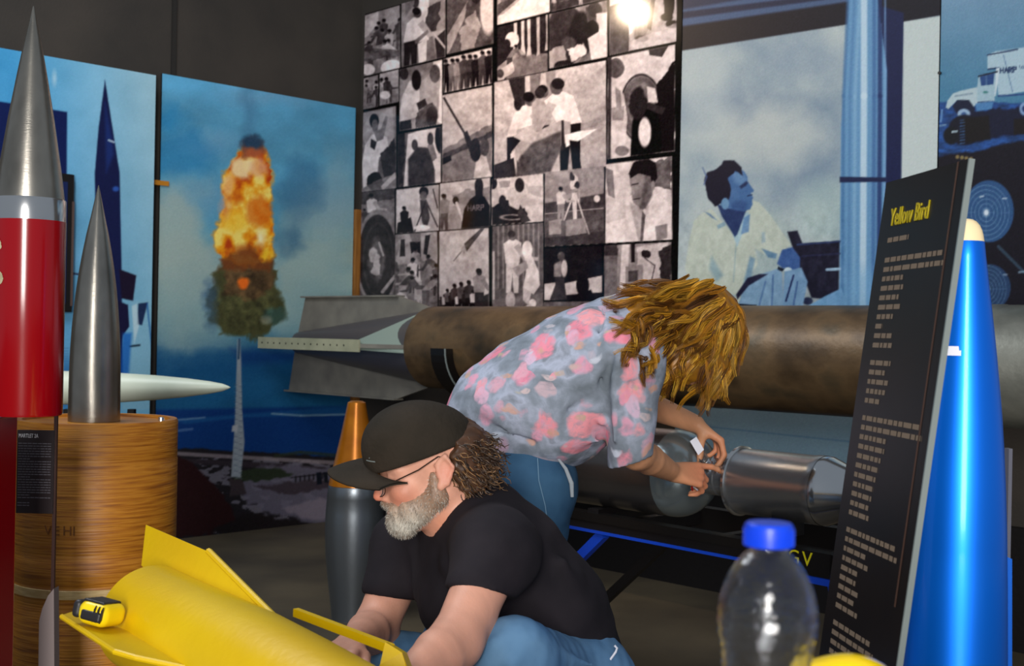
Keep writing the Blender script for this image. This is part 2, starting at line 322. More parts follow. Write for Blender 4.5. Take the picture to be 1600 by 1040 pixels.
# ---- photo collage (right wall, next to the corner)
c=Canvas(555,-110,1065,500,(20,14,16),S=1.35)
SEP=lambda v:(min(255,v*1.0+6),v*.955+1,v*.935+4)
def rowy(x,x0,y0): return 487+(y0-487)*(x+1085)/(x0+1085)
LEAN=lambda x,y: x+(250-y)*.02
class Tile:
    def __init__(s,xl,xr,yt,yb,xt=None,xb=None,g=1.6):
        s.xl,s.xr=xl,xr; xt=xl if xt is None else xt; xb=xl if xb is None else xb
        s.t=(xt,yt); s.b=(xb,yb); s.g=g
    def p(s,u,v):
        x=s.xl+(s.xr-s.xl)*u; yt=rowy(x,*s.t);yb=rowy(x,*s.b); y=yt+(yb-yt)*v; return (x+(250-y)*.0,y)
    def begin(s,bg=150,g2=None,noise=0,sc=8):
        g=s.g; a=s.p(0,0);b=s.p(1,0);d=s.p(1,1);e=s.p(0,1)
        P=[(a[0]+g,a[1]+g),(b[0]-g,b[1]+g),(d[0]-g,d[1]-g),(e[0]+g,e[1]-g)]
        c.clip=None; m=np.zeros((c.h,c.w)); save=c.A; c.A=np.zeros((c.h,c.w,3)); c.poly(P,(1,1,1),soft=1.2); c.clip=c.A[...,0].copy(); c.A=save
        c.poly(P,SEP(bg),soft=1)
        if g2 is not None:
            n=8
            for i in range(n): k=i/n; s.P([(0,k),(1,k),(1,1),(0,1)],bg+(g2-bg)*(i+1)/n)
        if noise:
            q=c.sl(min(p[0] for p in P),min(p[1] for p in P),max(p[0] for p in P),max(p[1] for p in P))
            nn=(fbm(c.X[q]/sc,c.Y[q]/sc,int(s.xl))-.5)*2*noise*c.clip[q]; c.A[q]+=nn[...,None]
        return s
    def P(s,pts,v,soft=1.2,a=1,rough=0): c.poly([s.p(*k) for k in pts],SEP(v),soft=soft,a=a,rough=rough)
    def E(s,u,v,ru,rv,val,soft=1.2,a=1,ring=0,rot=0,rough=0):
        x,y=s.p(u,v); w=s.xr-s.xl; h=s.p(u,1)[1]-s.p(u,0)[1]; c.ell(x,y,ru*w,rv*h,SEP(val),soft=soft,a=a,ring=ring,rot=rot,rough=rough)
    def Ln(s,pts,w,v,a=1): c.line([s.p(*k) for k in pts],w,SEP(v),a)
    def man(s,u,v,h,sh=200,pt=40,dirn=1,skin=90,bend=0,hair=30,arm=True):
        """standing or bending figure, feet at (u,v), h tall"""
        w=s.xr-s.xl; hh=s.p(u,1)[1]-s.p(u,0)[1]; k=hh/w   # du per dv
        X=lambda a:u+a*h*k
        hip=v-h*.5; nx=bend*.28*dirn; ny=v-h*(.84-.12*bend)
        s.P([(X(-.1),hip),(X(.1),hip),(X(.09),v),(X(.02),v),(X(0),v-.3*h),(X(-.03),v),(X(-.1),v)],pt)
        s.P([(X(-.11),hip+.03*h),(X(.11),hip+.03*h),(X(nx+.14),ny+.06*h),(X(nx+.05),ny),(X(nx-.05),ny),(X(nx-.14),ny+.06*h)],sh)
        if arm: s.P([(X(nx+.1*dirn),ny+.07*h),(X(nx+.22*dirn),ny+.27*h),(X(nx+.4*dirn),ny+.3*h),(X(nx+.4*dirn),ny+.35*h),(X(nx+.17*dirn),ny+.34*h),(X(nx+.02*dirn),ny+.12*h)],sh*.7+20)
        hx,hy=X(nx*1.2),ny-.055*h; s.E(hx,hy,.06*h*k,.075*h,skin); s.E(hx-.015*h*k*dirn,hy-.03*h,.062*h*k,.055*h,hair)
T=Tile
def crowd(t,n,v0,v1,h,seed,light=190,dark=40):
    r=random.Random(seed)
    for i in range(n):
        u=r.uniform(.03,.97); v=v0+(v1-v0)*(i/n); t.man(u,v,h*r.uniform(.85,1.15),sh=r.choice([light,light-25,light-60,dark+20]),pt=r.choice([dark,dark+30,light-50]),dirn=r.choice([-1,1]),bend=r.choice([0,.3,.8]))
t=T(563,626,24,121,564,564).begin(168,120,8); t.P([(0,.15),(.45,0),(.45,.3),(0,.4)],185); t.P([(.45,0),(.6,0),(.6,.4),(.45,.4)],140); crowd(t,11,.62,1.02,.5,3,200,50); t.E(.2,.9,.16,.09,225); t.E(.75,.93,.25,.1,230,rot=-.3); t.P([(0,.6),(.3,.58),(1,.72),(1,.8),(0,.75)],70,a=.7,rough=3)
t=T(626,697,-4,106,626,626).begin(165,120,8); t.P([(.4,0),(.62,0),(.62,.7),(.4,.7)],225); t.P([(.62,0),(1,0),(1,1),(.75,.9)],150); t.P([(.62,.25),(.9,.2),(.86,.45),(.7,.68),(.55,.5)],70,rough=4); t.man(.22,1.1,.95,sh=215,pt=40,dirn=1,bend=.3); t.P([(.38,.72),(.58,.68),(.56,.98),(.4,1)],225); t.P([(.3,.66),(.6,.55),(.62,.6),(.33,.72)],120); t.P([(.75,.7),(1,.6),(1,1),(.8,1)],50); t.Ln([(.72,.62),(1,.88)],3,190); t.E(.32,.12,.09,.08,60); t.P([(.1,0),(.3,0),(.3,.15),(.1,.3)],120)
t=T(697,772,-22,86,697,697).begin(88,80,14); t.P([(0,.75),(.5,.25),(.55,.32),(.08,.95),(0,1)],150); t.P([(.5,0),(.72,0),(.75,.6),(.5,.9),(.4,.5)],80,rough=4); t.E(.88,.5,.17,.34,205,soft=3); t.P([(.3,.7),(.6,.45),(.7,.75),(.6,1),(.3,1)],150,rough=6); t.E(.62,.28,.1,.09,50); t.P([(.75,0),(1,0),(1,.15),(.8,.3)],190)
t=T(776,860,-30,40,776,776).begin(200,150,18); t.P([(0,.55),(.8,.1),(.85,.2),(0,.8)],80); t.P([(.1,.1),(.5,0),(.4,.4),(.1,.5)],110,rough=4); t.P([(0,.85),(.8,.35),(1,.4),(1,1),(0,1)],225,rough=2)
t=T(776,857,41,128,776,776).begin(46,44,12)
for k,(u,a) in enumerate([(.36,.55),(.5,.62),(.62,.68),(.8,.8),(.98,.62)]): t.P([(u-.03,0),(u+.03,0),(u+.03,a-.2),(u+.06,a),(u-.05,a),(u-.02,a-.2)],215-k*10)
t.E(.3,.3,.13,.13,225); t.E(.2,.36,.07,.09,50); t.P([(0,.75),(.45,.5),(.55,.6),(.1,.95)],150); t.P([(.2,.65),(1,.66),(1,1),(.2,1)],128,rough=4,a=.9); t.man(.25,.85,.5,sh=120,pt=60,bend=.7); t.P([(0,.8),(.3,.7),(.35,.85),(.1,1),(0,1)],190,rough=3); t.E(.07,.86,.07,.08,70)
t=T(860,948,-30,20,860,860).begin(190,120,20); t.P([(0,.5),(.3,.6),(.7,.4),(1,.5),(1,1),(0,1)],60,rough=6); crowd(t,5,.9,1.1,.5,5,230,60)
t=T(857,950,21,108,857,857).begin(150,110,16); t.E(.3,.45,.34,.52,58,soft=3); t.E(.3,.45,.36,.55,150,ring=2.5); t.E(.55,.5,.2,.4,40,soft=3); t.P([(.62,.05),(.85,0),(.8,.3),(.66,.35)],90); t.E(.78,.13,.12,.13,60); t.P([(.8,.2),(1,.22),(1,.6),(.82,.5)],225); t.E(.74,.44,.11,.14,34); t.P([(.66,.6),(.9,.5),(1,.62),(1,1),(.72,.98)],220); t.E(.34,.62,.13,.12,70); t.P([(0,.66),(.24,.62),(.32,.9),(.12,1),(0,1)],165,rough=3); t.P([(.3,.72),(.6,.66),(.62,.85),(.4,.95)],215,rough=5); t.E(.27,1,.18,.1,40)
t=T(951,1058,-14,87,951,951).begin(195,170,14); t.P([(0,.2),(.28,.25),(.3,1.0),(0,1)],90,rough=3); t.P([(.28,.1),(.36,.1),(.35,.72),(.3,.75)],235); t.P([(.38,0),(.66,0),(.58,.72),(.5,.85),(.37,.82)],135,rough=2); t.E(.48,.84,.1,.05,60); t.P([(.66,0),(.72,0),(.62,.75),(.56,.7)],60); t.P([(.78,0),(.98,0),(.96,.5),(.9,.72),(.82,.6)],26); t.E(.85,.6,.09,.06,20); t.E(.93,.72,.1,.06,24); t.P([(.3,.85),(1,.72),(1,1),(.3,1)],205,a=.7,rough=3); t.P([(0,0),(.3,0),(.2,.2),(0,.25)],225)
t=T(562,592,122,173,563,562).begin(150,110,25,5); crowd(t,6,.7,1.05,.8,8,190,50)
t=T(592,624,114,166,592,592).begin(200,120,12); crowd(t,4,.9,1.1,.8,9,200,50); t.E(.3,.7,.25,.12,225)
t=T(623,692,107,206,624,622).begin(120,170,10); t.P([(.78,0),(1,0),(1,1),(.8,.9)],225); t.E(.12,.1,.1,.1,55); t.P([(.45,.3),(.75,.15),(.95,.25),(.9,.9),(.6,.9),(.5,.6)],165,rough=2); t.E(.82,.2,.12,.14,85); t.P([(.08,.45),(.25,.22),(.45,.3),(.48,.5),(.42,.82),(0,.84)],205); t.E(.4,.24,.11,.16,34); t.P([(.4,.6),(.6,.55),(.65,.66),(.45,.72)],55); t.P([(.02,.84),(.28,.84),(.3,1),(0,1)],45); t.P([(.4,.75),(.75,.62),(.9,.8),(.85,1),(.38,1)],90,rough=4); t.E(.75,.85,.13,.16,60)
t=T(692,770,90,146,694,692).begin(205,190,8)
for i,(u,s_) in enumerate([(.06,30),(.2,110),(.3,150),(.42,80),(.55,60),(.66,36),(.8,80),(.93,34)]): t.man(u,1.02,1.0-.03*(i%3),sh=s_,pt=s_*.8,skin=100,arm=False)
t=T(690,770,147,286,692,690).begin(190,172,8); t.P([(0,.63),(1,.42),(1,1),(0,1)],120,rough=3); t.P([(0,.68),(1,.5),(1,.56),(0,.74)],60,rough=3,a=.8); t.Ln([(.05,.05),(.58,.62)],4,64); t.P([(.42,.48),(.5,.45),(.64,.66),(.55,.7)],48); t.P([(.68,.78),(.85,.72),(.98,1),(.62,1)],188); t.E(.66,.68,.11,.13,40); t.E(.84,.66,.09,.1,70); t.P([(0,.72),(.18,.7),(.2,.76),(0,.8)],34)
t=T(771,948,127,281,772,770).begin(196,182,20,4); t.P([(.5,.25),(1,.05),(1,.5),(.55,.6)],176,rough=4,a=.6); t.P([(.6,.62),(1,.5),(1,.56),(.6,.7)],110,rough=4,a=.6)
t.P([(.13,0),(.28,0),(.28,.35),(.2,.3)],50); t.P([(.32,0),(.42,0),(.4,.25),(.33,.25)],120); t.P([(.46,0),(.55,0),(.54,.28),(.48,.28)],150)
t.man(.2,1.02,.92,sh=222,pt=36,dirn=1,bend=.45); t.E(.215,.27,.035,.07,40); t.man(.42,.9,.8,sh=170,pt=60,dirn=1,bend=.1); t.E(.41,.2,.045,.055,50); t.man(.68,1.02,1.0,sh=226,pt=30,dirn=-1,bend=.4,hair=40)
t.P([(.16,.74),(.26,.62),(.6,.5),(.68,.53),(.68,.68),(.62,.74),(.22,.86)],188); t.P([(.27,.74),(.34,.66),(.6,.56),(.6,.76),(.5,.98),(.2,1),(.22,.84)],88,soft=4); t.P([(.6,.5),(.62,.5),(.63,.78),(.6,.8)],50); t.P([(.6,.5),(1,.42),(1,1),(.6,1)],158,soft=6,a=.6); t.man(.68,1.02,1.0,sh=226,pt=30,dirn=-1,bend=.4,hair=40); t.P([(.16,.74),(.26,.62),(.6,.5),(.68,.53),(.68,.68),(.62,.74),(.3,.8)],176); t.P([(.27,.76),(.34,.68),(.6,.60),(.6,.76),(.5,.98),(.2,1),(.22,.84)],84,soft=4); t.P([(.6,.5),(.62,.5),(.63,.78),(.6,.8)],50); t.P([(.63,.645),(.75,.63),(.92,.63),(.77,.71),(.64,.765)],238); t.P([(.15,.76),(.19,.72),(.2,.9),(.16,.95)],215); t.P([(.67,.7),(.74,.72),(.78,1),(.7,1)],30); t.P([(0,.85),(.18,.8),(.2,1),(0,1)],50); t.P([(.18,.6),(.33,.68),(.4,.6),(.3,.5)],190,rough=3)
t=T(948,1056,89,250,950,946).begin(214,190,10); t.E(.5,.55,.29,.31,95,soft=3); t.E(.5,.55,.3,.32,60,ring=2.5); t.E(.5,.53,.2,.22,120,soft=3); t.P([(.72,.35),(1,.15),(1,1),(.8,1),(.7,.7)],26,rough=4); t.E(.57,.77,.21,.26,18,soft=2); t.P([(.36,.75),(.78,.75),(.8,1),(.34,1)],18); t.E(.55,.78,.09,.14,220,soft=2); t.E(.45,.5,.13,.16,40,soft=3,rough=4); t.P([(.58,.35),(.7,.38),(.74,.52),(.6,.5)],215); t.P([(.6,.5),(.85,.58),(.8,.64),(.58,.56)],50)
t.P([(.0,.2),(.12,.22),(.25,.4),(.3,.62),(.26,.9),(.18,.98),(.1,.98),(.02,.9)],200); t.P([(.06,.5),(.26,.5),(.24,.64),(.08,.62)],150); t.P([(.12,.3),(.2,.35),(.22,.55),(.14,.5)],130); t.E(.13,.12,.13,.1,95,rough=2); t.P([(0,0),(.07,0),(.06,1),(0,1)],60); t.E(.22,.93,.1,.05,120); t.P([(.6,0),(.9,0),(.8,.1),(.62,.06)],60)
t=T(558,620,176,302,558,556).begin(150,90,16); t.P([(.05,.25),(.35,.05),(.9,.02),(.95,.5),(.3,.5)],168,a=.8); t.P([(.2,.42),(.38,.3),(.75,.36),(.8,.5),(.55,.6),(.5,.85),(.15,.95),(.12,.65)],208); t.E(.43,.14,.12,.09,34); t.E(.45,.2,.08,.08,95); t.P([(.42,.28),(.6,.25),(.72,.1),(.78,.12),(.66,.38),(.5,.4)],120); t.P([(.35,.35),(.5,.4),(.44,.5),(.33,.45)],50); t.P([(.58,.55),(.95,.4),(1,.8),(.7,.85)],56,rough=3); t.E(.45,.88,.2,.12,34,rough=3); t.P([(.6,.95),(.95,.8),(1,.86),(.65,1)],195); t.P([(.0,.95),(1,.8),(1,1),(0,1)],150,a=.5,rough=4)
t=T(620,690,208,294,622,620).begin(110,80,12); t.P([(.25,.05),(1,-.05),(1,1),(.15,1)],214); t.P([(.25,.5),(.45,.3),(.75,.35),(.85,.6),(.85,1),(.25,1)],60,soft=3); t.E(.4,.26,.07,.1,70); t.E(.75,.2,.07,.12,70); t.P([(.68,.3),(.82,.3),(.9,.55),(.8,.6)],120); t.E(.98,.2,.13,.28,34); t.P([(0,0),(.16,0),(.2,.4),(.12,.9),(0,1)],50,rough=3); t.P([(.8,.6),(1,.5),(1,.7),(.85,.75)],210)
t=T(554,618,300,463,556,554).begin(60,90,10); t.P([(0,.0),(1,-.02),(1,.1),(0,.12)],70,rough=3); t.P([(0,.13),(1,.1),(1,.45),(0,.5)],120,rough=3); t.man(.42,.38,.36,sh=200,pt=60); t.man(.1,.4,.25,sh=90,pt=60,arm=False); t.man(.25,.38,.22,sh=70,pt=60,arm=False); t.E(.56,.65,.5,.45,50,soft=2); t.E(.56,.65,.5,.44,130,ring=3.5); t.E(.58,.66,.36,.34,62,ring=2); t.E(.53,.66,.2,.2,90,soft=4,rough=4); t.E(.45,.6,.1,.07,165,rough=4); t.E(.55,.7,.08,.1,185,rough=4); t.E(.48,.76,.08,.05,170,rough=4); t.Ln([(.6,.5),(.7,.62)],3,160); t.Ln([(.68,.96),(.98,.82)],5,150)
t=T(618,687,295,366,618,616).begin(206,196,6); t.P([(.55,.0),(1,0),(1,1),(.55,1)],165,rough=3); t.man(.2,1.08,.7,sh=40,pt=40,arm=False,skin=60); t.P([(.05,.75),(.35,.65),(.42,1),(.02,1)],38); t.P([(.55,.3),(.7,.3),(.78,.7),(.7,.95),(.6,.8)],66); t.E(.64,.13,.11,.11,44); t.E(.63,.22,.08,.1,90); t.Ln([(.68,.35),(.42,1)],2,50); t.Ln([(.7,.35),(.95,.9)],2.5,70); t.Ln([(.85,.1),(.95,.5)],2,60); t.E(.6,.9,.18,.06,225)
t=T(686,767,285,361,688,686).begin(196,150,10); t.P([(0,.55),(1,.35),(1,1),(0,1)],150,rough=3); t.P([(.25,.25),(1,.2),(1,.45),(.3,.5)],120,rough=6,a=.8); t.man(.1,1.02,.8,sh=130,pt=80,arm=False); t.E(.32,.4,.06,.08,34); t.Ln([(.34,.45),(.5,.95)],4,200); t.P([(.48,.6),(.6,.4),(.72,.33),(.88,.38),(1,.6),(1,1),(.42,1)],30); t.E(.77,.16,.085,.17,40); t.P([(.7,.25),(.84,.25),(.85,.4),(.7,.4)],36)
c.clip=None
def stroke(txt,x,y,s,w,col,slope=0):
    G={'H':[[(0,0),(0,1)],[(.6,0),(.6,1)],[(0,.5),(.6,.5)]],'A':[[(0,1),(.32,0),(.64,1)],[(.15,.62),(.5,.62)]],'R':[[(0,1),(0,0),(.5,.05),(.5,.42),(0,.5),(.6,1)]],'P':[[(0,1),(0,0),(.5,.05),(.5,.45),(0,.52)]]}
    for ch in txt:
        for st in G[ch]: c.line([(x+a*s,y+b*s+a*s*slope) for a,b in st],w,col)
        x+=s*.85; y+=s*.85*slope
stroke('HARP',731,321,8,1.4,(120,108,112),-.05)
t=T(767,850,279,353,767,767).begin(205,200,10); t.P([(0,.55),(.5,.45),(.7,.8),(.6,1),(0,1)],40,rough=3); t.P([(0,.1),(.1,.15),(.18,.5),(.05,.6),(0,.6)],190); t.E(.04,.1,.08,.13,40); t.P([(.3,.3),(.5,.2),(.7,.5),(1,.55),(1,.62),(.5,.7),(.35,.6)],190); t.E(.54,.2,.09,.15,50); t.E(.22,.5,.07,.13,44); t.P([(.15,.1),(.35,.08),(.35,.22),(.16,.22)],150,rough=3); t.P([(.65,.2),(.95,.25),(.95,.5),(.7,.4)],175,rough=4); t.E(.4,.85,.2,.05,150,ring=1.5); t.P([(.55,.6),(.75,.95),(.6,1),(.5,.8)],60)
t=T(850,945,268,386,850,849).begin(142,150,5); t.P([(0,.42),(1,.36),(1,1),(0,1)],70,soft=2); t.P([(0,.57),(1,.55),(1,1),(0,1)],84,rough=3); t.Ln([(0,.56),(1,.545)],1.5,150); t.P([(.46,.32),(.54,.32),(.54,.68),(.48,.68)],205); t.Ln([(.48,.35),(.33,.66)],2.2,205); t.Ln([(.53,.35),(.66,.68)],2.2,205); t.Ln([(.58,.2),(.58,.45)],1.6,170); t.E(.5,.18,.07,.09,215,rough=5); t.E(.46,.1,.04,.05,60,rough=4); t.E(.55,.22,.04,.05,60,rough=3); t.man(.28,.66,.45,sh=205,pt=140,dirn=1,hair=24); t.E(.87,.42,.05,.045,215); t.P([(.08,.66),(.3,.64),(.3,.84),(.08,.84)],150); t.P([(.28,.67),(.66,.65),(.7,.86),(.3,.88)],138); t.P([(.28,.67),(.36,.67),(.36,.88),(.28,.88)],90); t.P([(0,.88),(1,.84),(1,1),(0,1)],62,rough=2); t.Ln([(.66,.66),(.74,.86)],2,170)
t=T(945,1051,255,381,945,943).begin(205,190,16); t.P([(0,.1),(.3,.05),(.4,.5),(.35,1),(0,1)],200,rough=3); t.P([(0,.05),(.12,.1),(.15,.45),(.05,.4)],120); t.P([(.68,.05),(1,0),(1,.4),(.75,.35)],90,rough=6); t.P([(.32,.35),(.5,.55),(.62,.62),(.8,.45),(1,.6),(1,1),(.3,1)],212,rough=1); t.P([(.36,.5),(.55,.6),(.56,1),(.5,1)],168,soft=3); t.P([(.36,.2),(.4,.1),(.7,.12),(.72,.36),(.66,.52),(.56,.62),(.42,.52),(.38,.36)],128,soft=2); t.P([(.6,.15),(.72,.2),(.7,.45),(.6,.6),(.52,.6)],84,soft=4,a=.8); t.P([(.35,.16),(.42,.03),(.6,-.02),(.75,.06),(.78,.24),(.7,.34),(.67,.22),(.5,.17),(.38,.22)],30); t.E(.71,.33,.03,.055,130); t.Ln([(.4,.3),(.49,.29)],2,44); t.Ln([(.42,.48),(.52,.47)],2,60); t.Ln([(.39,.33),(.38,.42)],1.5,170); t.P([(.74,.82),(.92,.8),(.92,.97),(.76,1)],130); t.P([(.55,.62),(.6,.68),(.56,1),(.52,1)],90); t.P([(0,.75),(.3,.7),(.3,1),(0,1)],224)
t=T(616,685,365,486,616,616).begin(140,110,20,4); t.P([(.2,0),(.95,0),(1,.4),(0,.4)],168,a=.8); t.P([(.15,.08),(.24,.08),(.25,.3),(.12,.3)],50); t.P([(.7,.05),(.82,.04),(.74,.3),(.66,.28)],44); t.P([(.35,.12),(.6,.1),(.6,.35),(.4,.35)],38); t.P([(.35,0),(.62,0),(.6,.12),(.38,.12)],120,rough=3); t.P([(.44,.35),(.56,.35),(.62,.75),(.42,.75)],200); crowd(t,10,.62,1.0,.42,12,205,60); t.E(.16,.88,.16,.12,200,soft=2,rough=3)
t=T(685,765,360,487,686,685).begin(184,180,6); t.P([(.5,.18),(.85,.0),(.92,0),(.55,.28)],74); t.Ln([(.55,.2),(.3,.38)],1.5,90); t.P([(.42,.25),(.5,.2),(.55,.27),(.5,.3)],150); 
for i,(u,h) in enumerate([(.05,.22),(.12,.25),(.18,.32),(.25,.28),(.32,.38),(.38,.26),(.45,.4),(.52,.3),(.6,.42),(.68,.3)]): t.man(u,1.03,h,sh=[60,190,90,40][i%4],pt=30,arm=False,skin=50)
t.man(.8,1.03,.56,sh=140,pt=50,dirn=1,skin=60); t.P([(.8,.82),(1,.78),(1,1),(.7,1)],50,rough=3)
t=T(768,850,352,488,768,767).begin(100,90,6)
for i in range(20): t.Ln([(.08+i*.048,0),(.08+i*.048,.72)],1.6,140 if i%2 else 84)
t.P([(.0,.3),(.06,.3),(.06,.9),(0,.9)],180); t.P([(0,.86),(1,.78),(1,1),(0,1)],110,rough=3); t.man(.4,.78,.72,sh=205,pt=195,dirn=1,hair=60); t.E(.36,.86,.09,.1,175); t.P([(.62,.35),(.72,.3),(.9,.55),(.92,.7),(.8,.8),(.6,.72),(.66,.55)],205); t.E(.68,.3,.1,.1,220); t.P([(.4,.5),(.66,.42),(.7,.5),(.5,.6)],150); t.P([(.6,.72),(.76,.78),(.7,.92),(.6,.86)],185); t.E(.78,.9,.07,.05,215); t.P([(.4,1),(.75,.9),(.8,.97),(.6,1)],200)
t=T(849,942,387,470,849,848).begin(32,30,8); t.P([(0,.68),(.2,.66),(.2,1),(0,.98)],205); t.P([(.25,.7),(1,.55),(1,.85),(.25,.9)],185); t.P([(.18,.3),(.32,.2),(.36,.7),(.4,1),(.1,1),(.2,.7)],56); t.P([(.18,.32),(.3,.25),(.3,.55),(.18,.55)],130); t.E(.35,.4,.05,.16,190); t.E(.3,.17,.06,.08,90); t.E(.66,.72,.11,.2,26); t.P([(.5,.9),(.8,.8),(.9,1),(.45,1)],24)
t=T(848,943,470,500,848,848).begin(100,80,20)
t=T(943,1050,382,500,943,942).begin(150,120,16); t.P([(0,0),(.2,0),(.2,.35),(0,.35)],60,rough=3); t.P([(0,.15),(.2,.15),(.2,.8),(0,.8)],110); t.P([(.27,0),(.38,0),(.34,.7),(.22,.8)],205); t.P([(.4,0),(.46,0),(.46,.25),(.4,.25)],34); t.P([(.48,.05),(.95,.0),(.95,.45),(.5,.5)],190,rough=3); t.P([(.32,.3),(.58,.28),(.58,.7),(.32,.75)],140); t.P([(.36,.36),(.5,.35),(.5,.5),(.36,.5)],70); t.P([(.8,.1),(1,.05),(1,.6),(.85,.5)],50,rough=4); t.E(.62,.15,.08,.06,44,rough=3); t.Ln([(.6,.2),(.75,.3),(.7,.5)],1.5,40); t.P([(.6,.5),(.9,.55),(.9,.8),(.4,.8)],120,rough=4)
c.clip=None
lum=c.A.mean(2); w_=np.clip((lum-24)/60,0,1)[...,None]; det=(fbm(c.X/5,c.Y/6,41,4)-.5)*52+(fbm(c.X/15,c.Y/13,57,3)-.5)*46; c.A+=det[...,None]*w_
c.A=np.clip((c.A-118)*1.12+112,6,246); c.grain(6)
zt=z_at(22,565,PR(on_right(565,.03),0)); zb=z_at(492,900,PR(on_right(900,.03),0))
_,rt=poster('photo_collage','large board of many black and white snapshots separated by dark gaps','poster','R',561,1056,zb-.12,zt,.03,c,420,440,m_gloss)

# ---- kneeling man and rocket print
c=Canvas(1040,-80,1480,900,(165,178,180)); X,Y=c.X,c.Y
n=fbm(X/85,Y/85,6,5)[...,None]; n3=fbm(X/190+3,Y/150,8,4)[...,None]; g=np.clip((n*.6+n3*.4-.3)*2.4,0,1)
c.A[:]=np.array([118,138,156])*(1-g)+np.array([182,192,190])*g
lowm=np.clip((Y-560)/120,0,1)[...,None]; c.A[:]=c.A*(1-lowm)+np.array([140,178,204])*lowm  # lower print painted lighter to offset the shadow the tube casts on it
c.A[:]=c.A*(1-.16*np.clip((Y-430)/60,0,1)[...,None])
c.ell(1150,170,90,30,(110,128,150),soft=30,a=.5,rough=22,rs=.03); c.ell(1260,90,70,40,(120,140,160),soft=30,a=.5,rough=22,rs=.03); c.ell(1200,215,90,45,(186,192,188),soft=34,a=.6,rough=20,rs=.03); c.ell(1100,130,40,80,(170,182,186),soft=34,a=.6)
c.ell(1290,330,44,50,(150,176,176),soft=30,a=.5); c.ell(1180,380,60,60,(160,178,172),soft=30,a=.5)
# roof beam
c.poly([(1040,-80),(1480,-80),(1480,10),(1400,18),(1325,38),(1060,80),(1040,84)],(20,17,28),soft=2)
c.poly([(1040,-80),(1330,-80),(1330,2),(1060,42),(1040,44)],(66,86,120),soft=4); c.poly([(1040,22),(1330,-14),(1330,-6),(1060,30)],(34,38,62),soft=3); c.poly([(1040,-80),(1330,-80),(1330,-30),(1060,16),(1040,18)],(34,36,58),soft=4,a=.8)
c.poly([(1330,-80),(1480,-80),(1480,22),(1412,34),(1330,40)],(16,14,26),soft=2)
c.poly([(1412,34),(1480,24),(1480,500),(1406,500)],(184,196,196),soft=1.5)
c.poly([(1378,10),(1412,20),(1405,500),(1375,500)],(14,24,66),soft=2)
# rocket in the print
c.poly([(1330,-80),(1366,-80),(1374,20),(1386,110),(1384,280),(1380,500),(1310,500),(1312,420),(1314,200),(1322,80)],(96,142,182),soft=2)
for x0,w,col,a in[(1318,5,(60,104,150),.7),(1328,4,(76,120,164),.7),(1336,5,(130,170,200),.6),(1350,10,(186,208,222),.85),(1366,6,(60,100,150),.8),(1375,7,(22,40,90),.8),(1383,2.5,(120,160,200),.8)]:
    c.line([(x0+8 if x0<1340 else x0,-20),(x0,150),(x0-2,480)],w,col,a,soft=3)
c.poly([(1312,276),(1384,277),(1384,284),(1312,285)],(18,28,66),soft=1.5)
c.ell(1353,470,30,50,(110,160,200),soft=20,a=.5)
# launcher clutter
c.poly([(1230,362),(1246,360),(1254,380),(1312,376),(1310,470),(1268,465),(1250,420)],(18,18,40),soft=2); c.line([(1246,382),(1312,377)],3,(36,50,90)); c.line([(1292,421),(1312,420)],4,(150,180,205)); c.line([(1254,400),(1312,396)],3,(40,44,80),.6)
c.poly([(1262,478),(1290,462),(1315,450),(1330,500),(1260,500)],(104,150,190),soft=2); c.ell(1262,470,8,6,(30,40,70))
# man
sh=(176,186,176); shd=(112,146,170)
c.poly([(1084,345),(1098,332),(1112,326),(1140,360),(1155,345),(1172,312),(1186,316),(1204,336),(1222,362),(1236,382),(1222,392),(1214,400),(1196,398),(1186,420),(1180,432),(1166,470),(1140,478),(1080,440),(1070,420),(1076,380)],sh,soft=2)
c.poly([(1180,388),(1196,398),(1216,396),(1216,420),(1200,430),(1172,432),(1184,412)],(150,168,170),soft=3); c.poly([(1190,388),(1214,396),(1212,404),(1200,402)],(70,110,145),soft=2,a=.8)
c.poly([(1172,400),(1180,404),(1170,452),(1160,448)],(96,132,160),soft=4,a=.8); c.poly([(1112,400),(1130,430),(1120,440),(1108,420)],(120,150,165),soft=6,a=.7); c.line([(1150,382),(1146,440)],2,(130,156,165),.6); c.poly([(1100,330),(1110,334),(1122,345),(1112,340)],(80,110,150),a=.8); c.poly([(1120,352),(1132,346),(1134,352),(1122,358)],(120,150,170),a=.8); c.poly([(1190,362),(1195,362),(1196,378),(1190,380)],(150,170,176))
c.poly([(1072,432),(1130,455),(1150,462),(1144,474),(1090,455)],(120,146,170),soft=3,a=.7)
c.poly([(1142,360),(1158,336),(1170,330),(1168,345),(1152,385)],(150,178,190),soft=1.5); c.poly([(1162,340),(1172,334),(1170,362),(1158,366)],(80,120,165),soft=2,a=.8)
c.poly([(1120,318),(1136,325),(1160,325),(1166,328),(1152,366),(1148,370),(1128,338)],(30,48,92),soft=2)
c.poly([(1118,300),(1124,280),(1136,262),(1154,262),(1163,268),(1168,276),(1168,283),(1173,290),(1178,297),(1177,300),(1173,301),(1175,305),(1177,309),(1175,312),(1176,319),(1172,327),(1162,330),(1140,326),(1126,320)],(62,98,146),soft=2)
c.poly([(1142,268),(1160,268),(1168,280),(1160,292),(1148,284)],(96,132,172),soft=8,a=.8); c.poly([(1155,291),(1166,283),(1169,285),(1166,290),(1158,295)],(24,36,72),soft=2.5,a=.9); c.line([(1168,306),(1175,304)],1.6,(24,34,70)); c.poly([(1142,306),(1168,318),(1164,330),(1144,326)],(44,72,122),soft=7,a=.8); c.poly([(1138,296),(1152,296),(1156,312),(1142,318)],(74,110,156),soft=6,a=.6)
